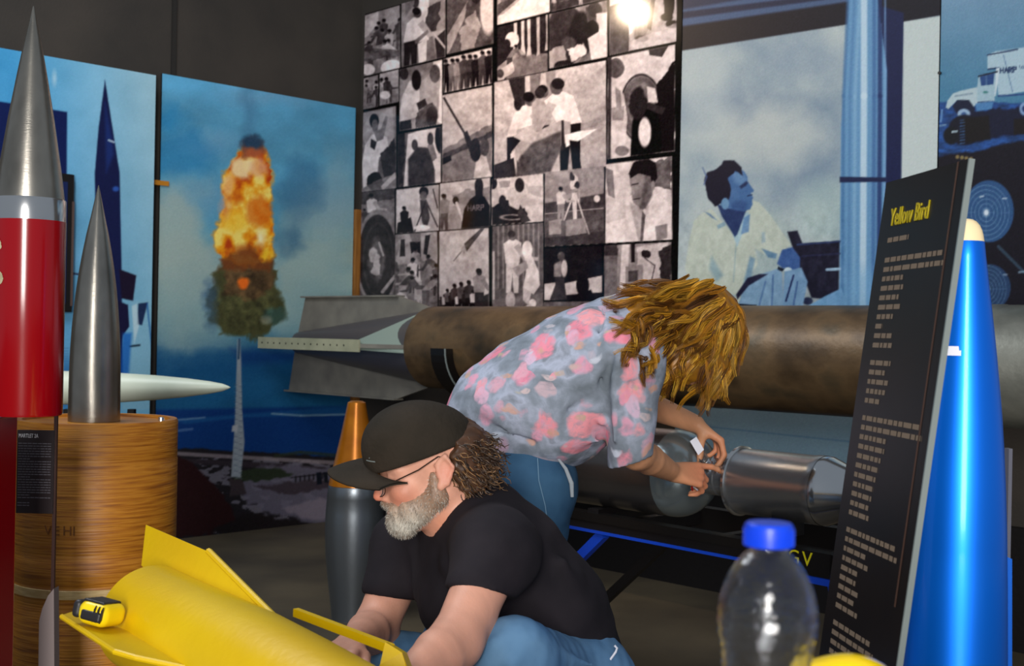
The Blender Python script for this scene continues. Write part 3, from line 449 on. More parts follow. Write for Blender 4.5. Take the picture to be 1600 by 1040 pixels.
c.poly([(1100,282),(1104,270),(1120,264),(1132,252),(1148,250),(1158,262),(1160,274),(1148,268),(1138,278),(1142,296),(1138,312),(1126,318),(1116,322),(1106,308)],(14,12,34),soft=2,rough=2); c.line([(1098,262),(1104,276),(1100,288)],2.5,(80,100,140),.7); c.ell(1133,318,6,9,(96,134,170))
c.poly([(1222,390),(1238,386),(1250,402),(1250,418),(1240,422),(1222,418),(1214,412)],(52,84,140),soft=2); c.ell(1231,421,6,3.5,(190,210,220)); c.poly([(1216,416),(1226,420),(1222,424),(1214,422)],(10,20,40))
c.poly([(1182,430),(1214,420),(1222,426),(1224,480),(1152,480),(1160,455)],(116,150,180),soft=2); c.poly([(1226,424),(1252,418),(1262,440),(1254,480),(1222,480)],(108,144,178),soft=2); c.poly([(1168,434),(1186,428),(1200,428),(1170,446),(1152,468),(1150,460)],(22,24,52),soft=2); c.line([(1240,430),(1228,470)],3,(26,40,84)); c.line([(1208,430),(1206,478)],3,(60,92,140),.7); c.line([(1196,440),(1186,478)],3,(70,104,150),.7); c.line([(1246,440),(1240,476)],3,(50,80,130),.7); c.poly([(1148,474),(1182,476),(1182,484),(1146,482)],(12,16,30))

c.poly([(1130,735),(1480,755),(1480,840),(1130,820)],(40,80,130),soft=26,a=.6); c.line([(1000,655),(1330,690)],2,(60,104,150),.5)
q=c.sl(1060,250,1320,485); c.A[q]+=((fbm(c.X[q]/7,c.Y[q]/10,33,4)-.5)*34*np.clip((c.Y[q]-300)/60,0,1))[...,None]
c.grain(4)
zt=2.62
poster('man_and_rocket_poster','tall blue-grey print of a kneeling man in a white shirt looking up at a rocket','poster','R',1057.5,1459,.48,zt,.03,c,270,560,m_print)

# ---- truck print
c=Canvas(1450,-60,1800,620,(60,100,140)); X,Y=c.X,c.Y
t_=np.clip((Y)/160,0,1)[...,None]; c.A[:]=(np.array([104,140,168])*(1-t_)+np.array([64,118,150])*t_)+(fbm(X/40,Y/40,3)[...,None]-.5)*14
c.poly([(1450,160),(1480,158),(1600,160),(1800,150),(1800,620),(1450,620)],(30,66,124),soft=3,rough=3)
q=c.sl(1450,165,1800,250); g=fbm(c.X[q]/14,c.Y[q]/5,12,4)[...,None]; c.A[q]=c.A[q]*(.55+.9*g)
c.poly([(1508,176),(1560,170),(1700,160),(1700,190),(1560,215),(1520,222)],(14,18,44),soft=4,rough=4); c.poly([(1450,246),(1530,236),(1580,222),(1800,205),(1800,620),(1450,620)],(15,12,24),soft=4,rough=3)
wb=(160,186,200)
c.poly([(1543,86),(1556,80),(1600,74),(1700,62),(1700,142),(1600,143),(1560,150),(1556,105),(1543,108)],wb,soft=1.5); c.line([(1543,86),(1590,77)],2,(20,34,70)); c.line([(1544,108),(1560,106)],2.5,(20,40,80)); c.line([(1568,86),(1582,143)],1.5,(70,100,140),.7); c.line([(1560,150),(1700,140)],3,(40,70,120)); c.poly([(1557,106),(1562,106),(1556,150),(1552,150)],(190,206,214))
c.poly([(1529,118),(1556,112),(1554,158),(1524,162)],(150,178,192),soft=1.5); c.poly([(1531,120),(1554,114),(1552,132),(1533,134)],(34,66,120)); c.line([(1529,119),(1558,112)],2.5,(14,20,40)); c.line([(1541,119),(1541,133)],1.5,(100,130,160)); c.line([(1528,160),(1552,158)],1.5,(30,50,90)); c.ell(1540,144,4,2,(60,120,120))
c.poly([(1489,146),(1500,142),(1527,136),(1527,162),(1520,168),(1514,158),(1496,156),(1482,170),(1478,168),(1480,158)],(168,188,196),soft=1.5); c.line([(1492,150),(1520,146)],1.4,(60,80,110),.7)
c.poly([(1488,166),(1496,156),(1514,156),(1524,170),(1520,180),(1496,180)],(16,22,48),soft=2); c.poly([(1524,162),(1552,158),(1550,170),(1526,174)],(70,120,170),soft=2)
c.ell(1506,178,10,8,(140,168,196),soft=2); c.ell(1506,178,4,3,(60,90,140)); c.ell(1508,203,26,24,(12,14,30),soft=3); c.ell(1486,212,12,14,(10,14,22),soft=3); c.poly([(1504,185),(1545,180),(1548,218),(1510,222)],(16,12,14),soft=3)
for i in range(9): c.line([(1500,188+i*4.5),(1507,187+i*4.5)],1.6,(60,96,140),.8)
c.line([(1488,206),(1495,205)],3,(150,170,180)); c.ell(1600,170,7,10,(120,150,190),soft=2); c.ell(1600,170,3,5,(30,50,100)); c.poly([(1584,186),(1640,182),(1640,208),(1584,210)],(18,12,14),soft=2); c.line([(1472,172),(1470,190)],3,(90,130,180)); c.line([(1464,197),(1478,195)],2,(110,140,170))
stroke('HARP',1563,106,8,1.9,(20,40,80),-.06)
for i in range(4): c.line([(1593+i*3.2,103-.2*i),(1594.5+i*3.2,107-.2*i)],1.2,(40,60,100))
for i in range(4): c.ell(1496+i*7,245+i,3,3,(170,150,90),soft=2,a=.7)
for(cx,cy,r,al) in[(1545,330,39,1),(1546,449,33,.7)]:
    c.ell(cx,cy,r,r*1.24 if r>35 else r*1.1,(44,84,132),soft=1.5,a=al*.9)
    for k in range(1,7): c.ell(cx-4,cy+2,r*k/6.6,r*1.2*k/6.6,(110,146,180),soft=1,a=.55*al,ring=1.3)
    for k in range(8): an=k*PI/4; c.line([(cx-4,cy+2),(cx-4+r*.9*math.cos(an),cy+2+r*1.05*math.sin(an))],.9,(100,136,170),.35*al)
    c.ell(cx-4,cy+2,4,5,(200,214,226),soft=3,a=al); c.line([(cx-14,cy-22),(cx-8,cy-24)],2,(170,190,206),al); c.line([(cx+22,cy-20),(cx+28,cy-20)],2,(170,190,206),al)
c.line([(1560,385),(1600,425)],5,(60,90,110),.6); c.line([(1592,425),(1602,424)],3,(130,160,180),.7)
c.line([(1548,462),(1562,461)],1,(0,0,0),0)
c.grain(4)
poster('truck_poster','dark blue print of a white lorry on rough ground above round target diagrams, far right','poster','R',1461,1720,.93,2.62,.03,c,150,420,m_print)
P_=PR(on_right(1457,.045),0); 
for zz in(116,): MB().lathe(PR(on_right(1458,.045),z_at(116,1458,P_),.03),M,[(.006,0),(.006,.008)],12).build('screw_head',m_black)
tag(bpy.data.objects['screw_head'],'small dark screw head on the seam left of the lorry print','screw')
# ------------------------------------------------------------------ distance-field sculpting (smooth unions, meshed with surface nets)
def nrmz(v): v=np.asarray(v,dtype=float); return v/np.linalg.norm(v)
class SDF:
    def __init__(s,lo,hi,h,noise=None):
        s.lo=np.asarray(lo,dtype=np.float32); s.h=h; s.n=np.ceil((np.asarray(hi)-s.lo)/h).astype(int)+1
        s.D=np.full(s.n,.2,dtype=np.float32)
    def _sub(s,lo,hi,pad):
        a=np.clip(((np.asarray(lo)-pad-s.lo)/s.h).astype(int),0,s.n-1); b=np.clip(((np.asarray(hi)+pad-s.lo)/s.h).astype(int)+2,1,s.n)
        sl=tuple(slice(i,j) for i,j in zip(a,b))
        g=[ (s.lo[k]+s.h*np.arange(a[k],b[k])).astype(np.float32) for k in range(3)]
        return sl,g[0][:,None,None],g[1][None,:,None],g[2][None,None,:]
    def _comb(s,sl,d,k,op):
        D=s.D[sl]
        if op=='u':
            if k>0: h=np.maximum(k-np.abs(D-d),0)/k; s.D[sl]=np.minimum(D,d)-h*h*k*.25
            else: s.D[sl]=np.minimum(D,d)
        else:
            d=-d
            if k>0: h=np.maximum(k-np.abs(D-d),0)/k; s.D[sl]=np.maximum(D,d)+h*h*k*.25
            else: s.D[sl]=np.maximum(D,d)
    def cone(s,a,b,ra,rb,k=.02,op='u',side=None,ratio=1):
        """tapered capsule; 'side' direction may be squeezed or widened by ratio"""
        a=np.asarray(a,dtype=float);b=np.asarray(b,dtype=float); R=max(ra,rb)*max(1,ratio)
        sl,X,Y,Z=s._sub(np.minimum(a,b)-R,np.maximum(a,b)+R,k+s.h*3)
        ab=b-a; L=float(ab@ab)+1e-12
        px,py,pz=X-a[0],Y-a[1],Z-a[2]; t=np.clip((px*ab[0]+py*ab[1]+pz*ab[2])/L,0,1)
        qx,qy,qz=px-t*ab[0],py-t*ab[1],pz-t*ab[2]
        if side is not None:
            n=nrmz(side); c=(qx*n[0]+qy*n[1]+qz*n[2])*(1/ratio-1); qx=qx+c*n[0];qy=qy+c*n[1];qz=qz+c*n[2]
        d=np.sqrt(qx*qx+qy*qy+qz*qz)-(ra+(rb-ra)*t)
        if side is not None and ratio<1: d=d*ratio
        s._comb(sl,d.astype(np.float32),k,op); return s
    def ell(s,c,r,R=None,k=.02,op='u'):
        c=np.asarray(c,dtype=float); r=np.asarray(r,dtype=float)*np.ones(3); m=r.max()
        if R is None: R=np.eye(3)
        sl,X,Y,Z=s._sub(c-m,c+m,k+s.h*3); x,y,z=X-c[0],Y-c[1],Z-c[2]
        u=[(x*R[i][0]+y*R[i][1]+z*R[i][2]) for i in range(3)]
        k0=np.sqrt(sum((u[i]/r[i])**2 for i in range(3))); k1=np.sqrt(sum((u[i]/r[i]**2)**2 for i in range(3)))+1e-6
        s._comb(sl,(k0*(k0-1)/k1).astype(np.float32),k,op); return s
    def box(s,c,hx,R=None,rad=.005,k=.0,op='u'):
        c=np.asarray(c,dtype=float); hx=np.asarray(hx,dtype=float); m=np.linalg.norm(hx)
        if R is None: R=np.eye(3)
        sl,X,Y,Z=s._sub(c-m,c+m,k+s.h*3); x,y,z=X-c[0],Y-c[1],Z-c[2]
        q=[np.abs(x*R[i][0]+y*R[i][1]+z*R[i][2])-hx[i]+rad for i in range(3)]
        d=np.sqrt(sum(np.maximum(v,0)**2 for v in q))+np.minimum(np.maximum(q[0],np.maximum(q[1],q[2])),0)-rad
        s._comb(sl,d.astype(np.float32),k,op); return s
    def cut(s,p,n,k=0,lo=None,hi=None):
        """remove the side of the plane that n points to (inside a box if given)"""
        p=np.asarray(p,dtype=float);n=nrmz(n)
        if lo is None: lo,hi=s.lo,s.lo+s.h*s.n
        sl,X,Y,Z=s._sub(lo,hi,0); d=((X-p[0])*n[0]+(Y-p[1])*n[1]+(Z-p[2])*n[2]).astype(np.float32)
        s._comb(sl,-d,k,'s'); return s
    def field(s): 
        return [ (s.lo[k]+s.h*np.arange(s.n[k])).astype(np.float32).reshape([-1 if i==k else 1 for i in range(3)]) for k in range(3)]
    def wobble(s,amp,freq,seed=0,stretch=(1,1,1)):
        X,Y,Z=s.field(); r=np.random.RandomState(seed)
        m=np.abs(s.D)<.03
        idx=np.argwhere(m); P=s.lo+idx*s.h; w=np.zeros(len(P))
        for o in range(7):
            k=r.randn(3)*freq*np.asarray(stretch)*(1+.35*o); w+=np.sin(P@k+r.rand()*6.28+1.7*np.sin(P@(r.randn(3)*freq*.6)))/(1+.3*o)
        s.D[m]+=(amp*w/2.5).astype(np.float32); return s
    def mesh(s,name):
        D=s.D; D[0]=.1;D[-1]=.1;D[:,0]=.1;D[:,-1]=.1;D[:,:,0]=.1;D[:,:,-1]=.1
        S=D<0; nx,ny,nz=D.shape
        cnt=np.zeros((nx-1,ny-1,nz-1),dtype=np.int8); offs=[(i,j,k) for i in(0,1) for j in(0,1) for k in(0,1)]
        for i,j,k in offs: cnt+=S[i:nx-1+i,j:ny-1+j,k:nz-1+k]
        act=np.argwhere((cnt>0)&(cnt<8)); idm=np.full(cnt.shape,-1,dtype=np.int32); idm[tuple(act.T)]=np.arange(len(act))
        val=np.stack([D[act[:,0]+o[0],act[:,1]+o[1],act[:,2]+o[2]] for o in offs],1)
        acc=np.zeros((len(act),3));n=np.zeros(len(act))
        for a in range(8):
            for b in range(a+1,8):
                oa,ob=np.array(offs[a]),np.array(offs[b])
                if np.abs(oa-ob).sum()!=1: continue
                va,vb=val[:,a],val[:,b]; m=(va<0)!=(vb<0); t=np.where(m,va/(va-vb+1e-12*(va==vb)),0)[:,None]
                acc+=np.where(m[:,None],oa+(ob-oa)*t,0); n+=m
        V=s.lo+(act+acc/n[:,None])*s.h
        Q=[]
        for ax in range(3):
            sa=[slice(1,-1)]*3; sa[ax]=slice(0,-1); sb=list(sa); sb[ax]=slice(1,None)
            A=S[tuple(sa)];Bb=S[tuple(sb)]; e=np.argwhere(A!=Bb); sg=A[tuple(e.T)]
            base=e.copy(); 
            for k in range(3):
                if k!=ax: base[:,k]+=1
            o1=np.zeros(3,int);o2=np.zeros(3,int);o1[(ax+1)%3]=1;o2[(ax+2)%3]=1
            c=[base-o1-o2,base-o2,base,base-o1]; ids=np.stack([idm[tuple(x.T)] for x in c],1)
            ids[~sg]=ids[~sg][:,::-1]; Q.append(ids)
        Q=np.concatenate(Q); Q=Q[(Q>=0).all(1)]
        return quads_mesh(name,V,Q),V
def sculpt(name,sd,m,parent,label=None,smooth_it=2,color=None):
    me,V=sd.mesh(name)
    if smooth_it:   # a few Laplacian steps take out the stair marks
        E=np.empty(len(me.edges)*2,dtype=np.int32); me.edges.foreach_get('vertices',E); E=E.reshape(-1,2)
        V=V.copy(); deg=np.bincount(E.ravel(),minlength=len(V))[:,None]
        for it in range(smooth_it):
            sm=np.stack([np.bincount(E[:,0],V[E[:,1],k],len(V))+np.bincount(E[:,1],V[E[:,0],k],len(V)) for k in range(3)],1)/np.maximum(deg,1)
            V=V*.5+sm*.5
        me.vertices.foreach_set('co',V.astype(np.float32).ravel()); me.update()
    if color is not None:
        C=np.asarray(color(V),dtype=float); C=np.concatenate([lin(np.clip(C,0,255)),np.ones((len(C),1))],1).astype(np.float32)
        at=me.color_attributes.new('print','FLOAT_COLOR','POINT'); at.data.foreach_set('color',C.ravel())
    return link(name,me,m,parent,label)
# ------------------------------------------------------------------ materials for hardware
m_steel=mat('turned_steel',(164,158,146),.27,metal=.9,bump=.06,bscale=240,bstretch=(.3,.3,3),var=[(128,124,116),(165,160,150)],vscale=14,stretch=(1,1,.5))
m_alu=mat('aluminium',(175,178,182),.27,metal=.9,bump=.04,bscale=140,bstretch=(4,4,.2))
m_alub=mat('bright_aluminium',(205,205,205),.17,metal=.95)
m_red=mat('red_lacquer',(140,2,12),.17,coat=.2,spec=.5)
m_reddark=mat('dark_red_paint',(96,12,36),.4)
m_beige=mat('beige_transfer',(186,176,142),.6,var=[(150,140,108),(200,190,156)],vscale=30)
m_drum=mat('laminated_wood',(176,112,30),.42,var=[(128,72,12),(162,98,20),(184,120,32),(146,86,14)],vscale=3.2,stretch=(2.2,2.2,46),bump=.25,bscale=4,bstretch=(1,1,60),detail=7)
m_drumtop=mat('wood_end_grain',(150,96,34),.5,var=[(130,80,22),(166,108,40)],vscale=20)
m_paleband=mat('pale_band',(190,160,104),.5,var=[(170,138,80),(200,172,122)],vscale=14,stretch=(2,2,20))
m_white=mat('white_enamel',(206,212,190),.38,var=[(196,204,182),(210,214,196)],vscale=6)
m_bronze=mat('bronze_tip',(176,104,16),.28,metal=.45,var=[(150,84,10),(190,116,22)],vscale=9)
m_shell=mat('grey_shell_steel',(126,132,138),.34,metal=.85,bump=.03)
m_tube=mat('rusted_steel',(92,66,44),.4,metal=.3,var=[(56,46,32),(82,64,44),(106,84,58),(80,68,50)],vscale=5,stretch=(1,1,1.4),bump=.12,bscale=50,detail=8)
m_tubeg=mat('bare_steel_tube',(140,140,128),.4,metal=.55,var=[(104,106,98),(150,150,140)],vscale=6,bump=.1)
m_fin=mat('grey_fin_paint',(116,112,104),.5,var=[(102,98,92),(126,122,112)],vscale=8,bump=.06)
m_fintip=mat('pale_fin_tip',(158,156,128),.5,var=[(146,146,120),(168,166,138)],vscale=12)
m_fair=mat('pale_green_fairing',(128,142,132),.5)
m_cone=mat('tail_cone_paint',(92,88,92),.38,metal=.3)
m_blueL=mat('blue_lacquer',(4,124,255),.42,metal=.75,coat=.3,spec=.6)
m_cream=mat('cream_tip',(250,226,178),.45)
m_yel=mat('yellow_paint',(214,176,4),.38,var=[(204,164,4),(218,182,8)],vscale=4,bump=.06,bscale=80,spec=.4)
m_yeltape=mat('yellow_plastic',(236,204,16),.3)
m_rubber=mat('black_rubber',(34,32,34),.45)
m_blackp=mat('sign_black',(22,17,14),.35,var=[(18,14,12),(28,20,14)],vscale=5)
m_edge=mat('acrylic_edge',(120,128,126),.2,spec=.7)
m_txt=mat('sign_text_grey',(116,100,84),.6); m_txty=mat('sign_text_yellow',(168,150,10),.6); m_txtw=mat('sign_text_white',(206,204,206),.6); m_txtd=mat('small_text_grey',(96,92,98),.7)
m_brownl=mat('brown_line',(74,50,38),.5)
m_blues=mat('blue_frame_paint',(18,66,190),.4); m_blacks=mat('black_frame_steel',(30,27,26),.35,metal=.4)
m_white2=mat('white_paper',(226,226,236),.6)
def vz(px,py,Y): return W(px,py,Y).z
def vlathe(mb,pxc,pyc,Y,prof,n=64,caps=True):
    """upright turned body: prof = (half width in px, photo row)"""
    c=W(pxc,pyc,Y); return mb.lathe((c.x,c.y,0),(0,0,1),[(max(r,.01)*Y/F,vz(pxc,py,Y)) for r,py in prof][::-1],n,caps)
# ---- red rocket
Y=2.4; base=W(43,500,Y)
rr=empty('red_rocket',(base.x,Y,vz(43,648,Y)),'red cylindrical rocket with tall pointed bare metal nose, leftmost','rocket')
vlathe(MB(),43,500,Y,[(.4,9),(1.6,12),(6,35),(11.5,60),(17,88),(22.5,118),(28,150),(34,185),(40,225),(45.5,262),(50,298),(51.5,312)]).build('nose_cone',m_steel,rr,'bare grey metal tip cone',smooth=True)
vlathe(MB(),43,500,Y,[(53,311),(54,313),(54,344),(54,346)]).build('collar_ring',m_alub,rr,'bright polished metal ring',smooth=True)
vlathe(MB(),43,500,Y,[(54.5,345.5),(54.5,346.5),(54.5,644),(53,648)]).build('body',m_red,rr,'glossy red tube',smooth=True)
poly=[(-11,356),(0,362),(8,366),(16,374),(21,383),(22,391),(18,394),(12,393),(5,390),(5,398),(8,408),(8,420),(16,424),(23,429),(26,437),(24,444),(17,449),(5,450),(-11,449)]
def inpoly(x,y,P):
    r=False
    for i in range(len(P)):
        x1,y1=P[i];x2,y2=P[(i+1)%len(P)]
        if (y1>y)!=(y2>y) and x<(x2-x1)*(y-y1)/(y2-y1)+x1: r=not r
    return r
V=[];Fc=[];vid={}
def cv(x,y):
    if (x,y) not in vid:
        th=math.asin(max(-1,min(1,(x-43)/54.6))); r=54.5*Y/F+.0012; vid[(x,y)]=len(V); V.append((base.x+r*math.sin(th),Y-r*math.cos(th),vz(43,y,Y)))
    return vid[(x,y)]
for yy in range(354,452):
    for xx in range(-11,28):
        if inpoly(xx+.5,yy+.5,poly): Fc.append((cv(xx,yy+1),cv(xx+1,yy+1),cv(xx+1,yy),cv(xx,yy)))
link('emblem',mesh_vf(V,Fc),m_beige,rr,'beige cut-out emblem with rounded fingers')
zt=vz(43,648,Y); xr=W(27,700,Y+.07).x
pl=empty('red_pedestal',(xr-.09,Y,0),'narrow red plinth under the red rocket, bottom left edge','pedestal')
MB().box((xr-.09,Y,zt/2+.16),(.09,0,0),(0,.07,0),(0,0,zt/2-.165)).build('column',m_red,pl,bevel=.004)
MB().box((xr-.09,Y,.165),(.095,0,0),(0,.075,0),(0,0,.165)).build('foot',m_reddark,pl,bevel=.004)
# ---- wooden drum with steel ogive
Y=3.28; dc=W(152,653,Y); zt=dc.z
dr=empty('wooden_drum',(dc.x,Y,0),'round laminated wood drum with a steel nose cone on top','drum')
R=122*Y/F; zp=lambda py:vz(152,py,Y-R)
MB().lathe((dc.x,Y,0),(0,0,1),[(R*1.005,0),(R*1.005,zp(1040)),(R*1.005,zp(966)),(R*.995,zp(963)),(R*.995,zp(940)),(R,zp(938)),(R,zp(926)),(R*.99,zp(924)),(R*.99,zp(918)),(R,zp(916)),(R,zp(878)),(R*.993,zp(876)),(R*1.004,zp(868)),(R*1.004,zp(730)),(R*.996,zp(728)),(R,zp(722)),(R,zt-.006),(R*.985,zt),(R*.9,zt),(R*.89,zt-.008),(.02,zt-.008)],80,caps=False).build('body',m_drum,dr,smooth=True,angle=50)
MB().lathe((dc.x,Y,0),(0,0,1),[(R*.99,zp(939)),(R*1.003,zp(938)),(R*1.003,zp(925)),(R*.99,zp(924))],80,caps=False).build('pale_band',m_paleband,dr,'pale worn band')
sc_=W(252,652,Y-.05); MB().lathe((sc_.x,sc_.y,zt-.004),(0,0,1),[(.008,0),(.008,.012),(.005,.014)],16).build('screw',m_alub,dr,'shiny screw head')
for i,ch in enumerate('VEHI'):   # letters wrapped round the drum
    th=math.asin((118+i*14-152)/122.); r=R*1.004+.0006; ctr=Vector((dc.x+r*math.sin(th),Y-r*math.cos(th),zp(837)))
    text_mesh('stamp_letter',ch,.034,ctr,(math.cos(th),math.sin(th),0),(0,0,1),mat('stamp_ink',(112,66,18),.7) if i==0 else MATS['stamp_ink'],dr)
og=empty('steel_ogive',(dc.x,Y,zt-.008),'bare steel pointed nose cone standing on the wooden drum','nose cone')
ob=zt-.0072; Yo=Y; c0=W(148,600,Yo)
prof=[(.3,289),(2,296),(6,315),(11,340),(16.5,365),(21.5,392),(26,420),(30,450),(33,480),(35.6,512),(37.4,545),(38.4,580),(38.8,620)]
MB().lathe((c0.x,Yo,0),(0,0,1),[(39*Yo/F,ob),(39*Yo/F,ob+.02)]+[(r*Yo/F,vz(148,py,Yo)) for r,py in prof[::-1]],64).build('shell',m_steel,og,smooth=True)
# ---- white ogive lying behind
Y=4.5; a=W(-80,606,Y); ax=W(360,605,Y)-a; L=ax.length; tip=[(.25,L),(2.4,L-.008),(6,L-.03),(10,L-.08),(15,L-.17),(19.5,L-.28),(23.5,L-.42),(26,L-.56),(27,L-.7),(27,.02),(25,0)]
wr=empty('white_ogive',a,'long cream-white pointed rocket body lying level behind the steel ogive','rocket')
MB().lathe(a,ax,[(r*Y/F,z) for r,z in tip][::-1],48).build('shell',m_white,wr,smooth=True)
ws=empty('ogive_stand',W(150,660,Y)*1,'dark metal cradle stand under the white rocket body','stand'); ws.location.z=0
for px in(106,206):
    p=W(px,637,Y); z=p.z-.004
    MB().box((p.x,Y,z/2),(.012,0,0),(0,.015,0),(0,0,z/2)).build('post',m_blacks,ws)
p=W(156,700,Y); MB().box((p.x,Y,.01),(.2,0,0),(0,.1,0),(0,0,.01)).build('base_plate',m_blacks,ws)
# ---- standing shell behind the man
Y=4.66; c0=W(556,700,Y)
sh_=empty('standing_shell',(c0.x,Y,0),'grey steel shell with bronze tip standing on floor behind the crouching man','projectile')
f=lambda r,py:(r*Y/F,max(0,vz(556,py,Y)))
MB().lathe((c0.x,Y,0),(0,0,1),[f(9,626),f(14,628.5),f(17,645),f(24,680),f(31,712),f(38,742),f(41,757)][::-1],56).build('tip',m_bronze,sh_,'orange-bronze tip',smooth=True)
MB().lathe((c0.x,Y,0),(0,0,1),[f(41,757.5),f(41.5,759),f(43.5,775),(43.2*Y/F,vz(556,776,Y)),f(45,800),f(45.5,830),f(44,865),f(40.5,900),f(36,935),(33.5*Y/F,.02),(33*Y/F,0)][::-1],56).build('casing',m_shell,sh_,'grey steel casing',smooth=True)
# ---- big horizontal tube with finned tail
Pt=W(1330,564,4.3); AX=lambda t:Pt-B*t
TL=2.235
def tube_t(px): u=(px-800)/F; return (Pt.x-u*Pt.y)/(B.x-u*B.y*1)  if False else (Pt.x-u*Pt.y)/(B.x+u*(-B.y))
tb=empty('gun_launched_rocket',AX(0),'huge rust-brown steel rocket body lying level along the wall, grey fins at left','rocket')
Rt=.197; R2=AX(-1.35); j=tube_t(1547)
MB().lathe(AX(TL),B,[(Rt*.93,0),(Rt,.004),(Rt,TL-tube_t(1122)),(Rt*1.006,TL-tube_t(1122)+.004),(Rt*1.006,TL-tube_t(1122)+.03),(Rt,TL-tube_t(1122)+.034),(Rt,TL-j)],72).build('tube',m_tube,tb,'rust-brown tube',smooth=True)
MB().lathe(AX(j),B,[(Rt,0),(Rt*1.012,.006),(Rt*1.012,.05),(Rt*1.0,.056),(Rt*1.0,j+1.35)],72).build('end_section',m_tubeg,tb,'bare grey steel section',smooth=True)
TE=3.36
MB().lathe(AX(TE),B,[(.05,0),(.06,.003),(Rt*.92,TE-TL-.01),(Rt*.95,TE-TL)],48).build('tail_cone',m_cone,tb,'dark grey boat tail',smooth=True)
Z=Vector((0,0,1)); hf=.247
def fin(up,h0,te0,te1,lab):
    r=empty('fin',AX(2.8)-tb.location,'x','x'); del r['label']; del r['category']; r.parent=tb
    side=B.cross(up).normalized()
    MB().plate([AX(2.2)+up*Rt*.9,AX(2.50)+up*h0,AX(te0)+up*h0,AX(te1),AX(TL)],side,.02).build('blade',m_fin,r,lab)
    e=MB(); a_,b_=AX(2.50)+up*(h0+.003),AX(te0+.02)+up*(h0+.003)
    e.box((a_+b_)/2,(b_-a_)/2,side*.03,up*.004).build('tip_plate',m_fintip if lab else m_fin,r)
    return r,side
fin(Z,hf,3.30,3.38,None); fin(-Z,.262,3.44,3.38,None); fin(-M,hf,3.30,3.38,None)
r,side=fin(M,hf,3.36,3.40,'grey fin seen edge on')
for k in range(14):
    q=AX(2.62+.72*k/13)+M*(hf+.007); MB().lathe(q,M,[(.005,0),(.005,.001)],8).build('hole',m_black,r)
for fa,dz in((M,1),(Z,0)):
    sd=B.cross(fa).normalized(); tip_=AX(2.56)+fa*(hf-.01); q0=AX(TL-.06)+fa*Rt*.9
    sgn=1 if sd.z>0 else -1
    mb=MB(); a0=[tip_+sd*.018,tip_-sd*.018,q0+sd*(.105 if dz else .07)*1,q0-sd*(.03 if dz else .07)]
    if dz: a0=[tip_+Z*.02,tip_-Z*.02,AX(TL-.012)+M*Rt*.42+Z*Rt*.87,AX(TL-.012)+M*Rt*.96-Z*.03]
    if dz:
        q1=AX(TL)+M*.02+Z*Rt*.5; q2=AX(2.9)+M*.04+Z*.02; q3=AX(2.9)+M*.04-Z*.02; q4=AX(TL)+M*.02-Z*.02
        V_=[a0[0],a0[1],a0[3],a0[2],q1,q2,q3,q4]
        mb.add(V_,[(0,1,2,3),(0,3,4,5),(1,6,7,2),(0,5,6,1),(5,4,7,6),(3,2,7,4)]).build('fairing',m_fair,r,'pale green wedge fairing')
# saddle under the tail and black trestle posts along the tube
def saddle(t,label,w=.05,grp=None):
    s_=empty('tube_saddle',AX(t)*1,label,'support',grp); s_.location.z=0
    c=AX(t); pts=[]
    for k in range(25): an=PI+PI*k/24; pts.append(c+M*(Rt+.003)*math.cos(an)+Z*(Rt+.003)*math.sin(an))
    zb=c.z
    outer=[c+M*(Rt+.05)*math.cos(PI+PI*k/24)+Z*(Rt+.04)*math.sin(PI+PI*k/24) for k in range(25)]
    MB().plate(pts+outer[::-1],B,w).build('yoke',m_blacks,s_)
    MB().tube([p+B*(w/2) for p in outer],.004,6).build('rim',m_edge,s_,'pale rim line')
    MB().box(Vector((c.x,c.y,(zb-Rt-.03)/2)),M*.13,B*w*.5,Z*((zb-Rt-.03)/2)).build('pier',m_blacks,s_)
    return s_
saddle(1.93,'black curved saddle under the tube near its fins',.10)
saddle(-.22,'black saddle pier under the tube, behind the leaning black text sign',.06)
# ---- small rocket stage on the trestle in front of the wall
N=W(1118,746,3.3); RA=lambda t:N+B*t
sg=empty('motor_stage',N,'polished metal rocket stage: dark tank, thin neck and ringed cylinder, on blue trestle','rocket')
m_tank=mat('dark_tank_metal',(112,108,108),.24,metal=.85,bump=.03); m_dome=mat('dome_metal',(150,162,166),.2,metal=.75)
rt=.121
td=0.0
MB().lathe(RA(td-1.25),B,[(.03,0),(.08,.02),(rt*.96,.07),(rt,.12),(rt,1.12)],64,caps=False).build('tank',m_tank,sg,'dark polished tank barrel',smooth=True)
MB().lathe(RA(td-.13),B,[(rt,0)]+[(rt*math.cos(a_),.118*math.sin(a_)) for a_ in [k*PI/2/14 for k in range(1,14)]]+[(.045,.1185)],64,caps=False).build('dome',m_dome,sg,'pale domed tank end',smooth=True)
MB().lathe(RA(-.03),B,[(.047,0),(.047,.05),(.044,.052),(.044,.115)],40).build('neck',m_alu,sg,'short bare metal neck',smooth=True)
c0=.078
MB().lathe(RA(c0),B,[(.044,0),(.087,.001),(.0925,.003),(.0925,.010),(.087,.012)],64,caps=False).build('end_ring',m_alub,sg,'bright thin ring',smooth=True)
MB().lathe(RA(c0+.008),B,[(.0865,0),(.0865,.225),(.0880,.227),(.0880,.25)],64,caps=False).build('barrel',m_alu,sg,'brushed metal barrel',smooth=True)
MB().lathe(RA(c0+.258),B,[(.087,0),(.087,.012),(.084,.02),(.05,.11),(.046,.2)],64).build('front_cone',m_alub,sg,'bright polished cone',smooth=True)
cr=MB(); r_=random.Random(4)
s0=RA(.01)
for k in range(9):
    an=2.6+.22*k; q=s0+B*(r_.uniform(-.012,.012))+M*(.05*math.sin(an+PI*0))+Z*(.052*math.cos(an-2.6-.9)); cr.box(q,(.009*r_.uniform(.6,1.2),.003,0),(0,.003,.006),(.004,0,.008))
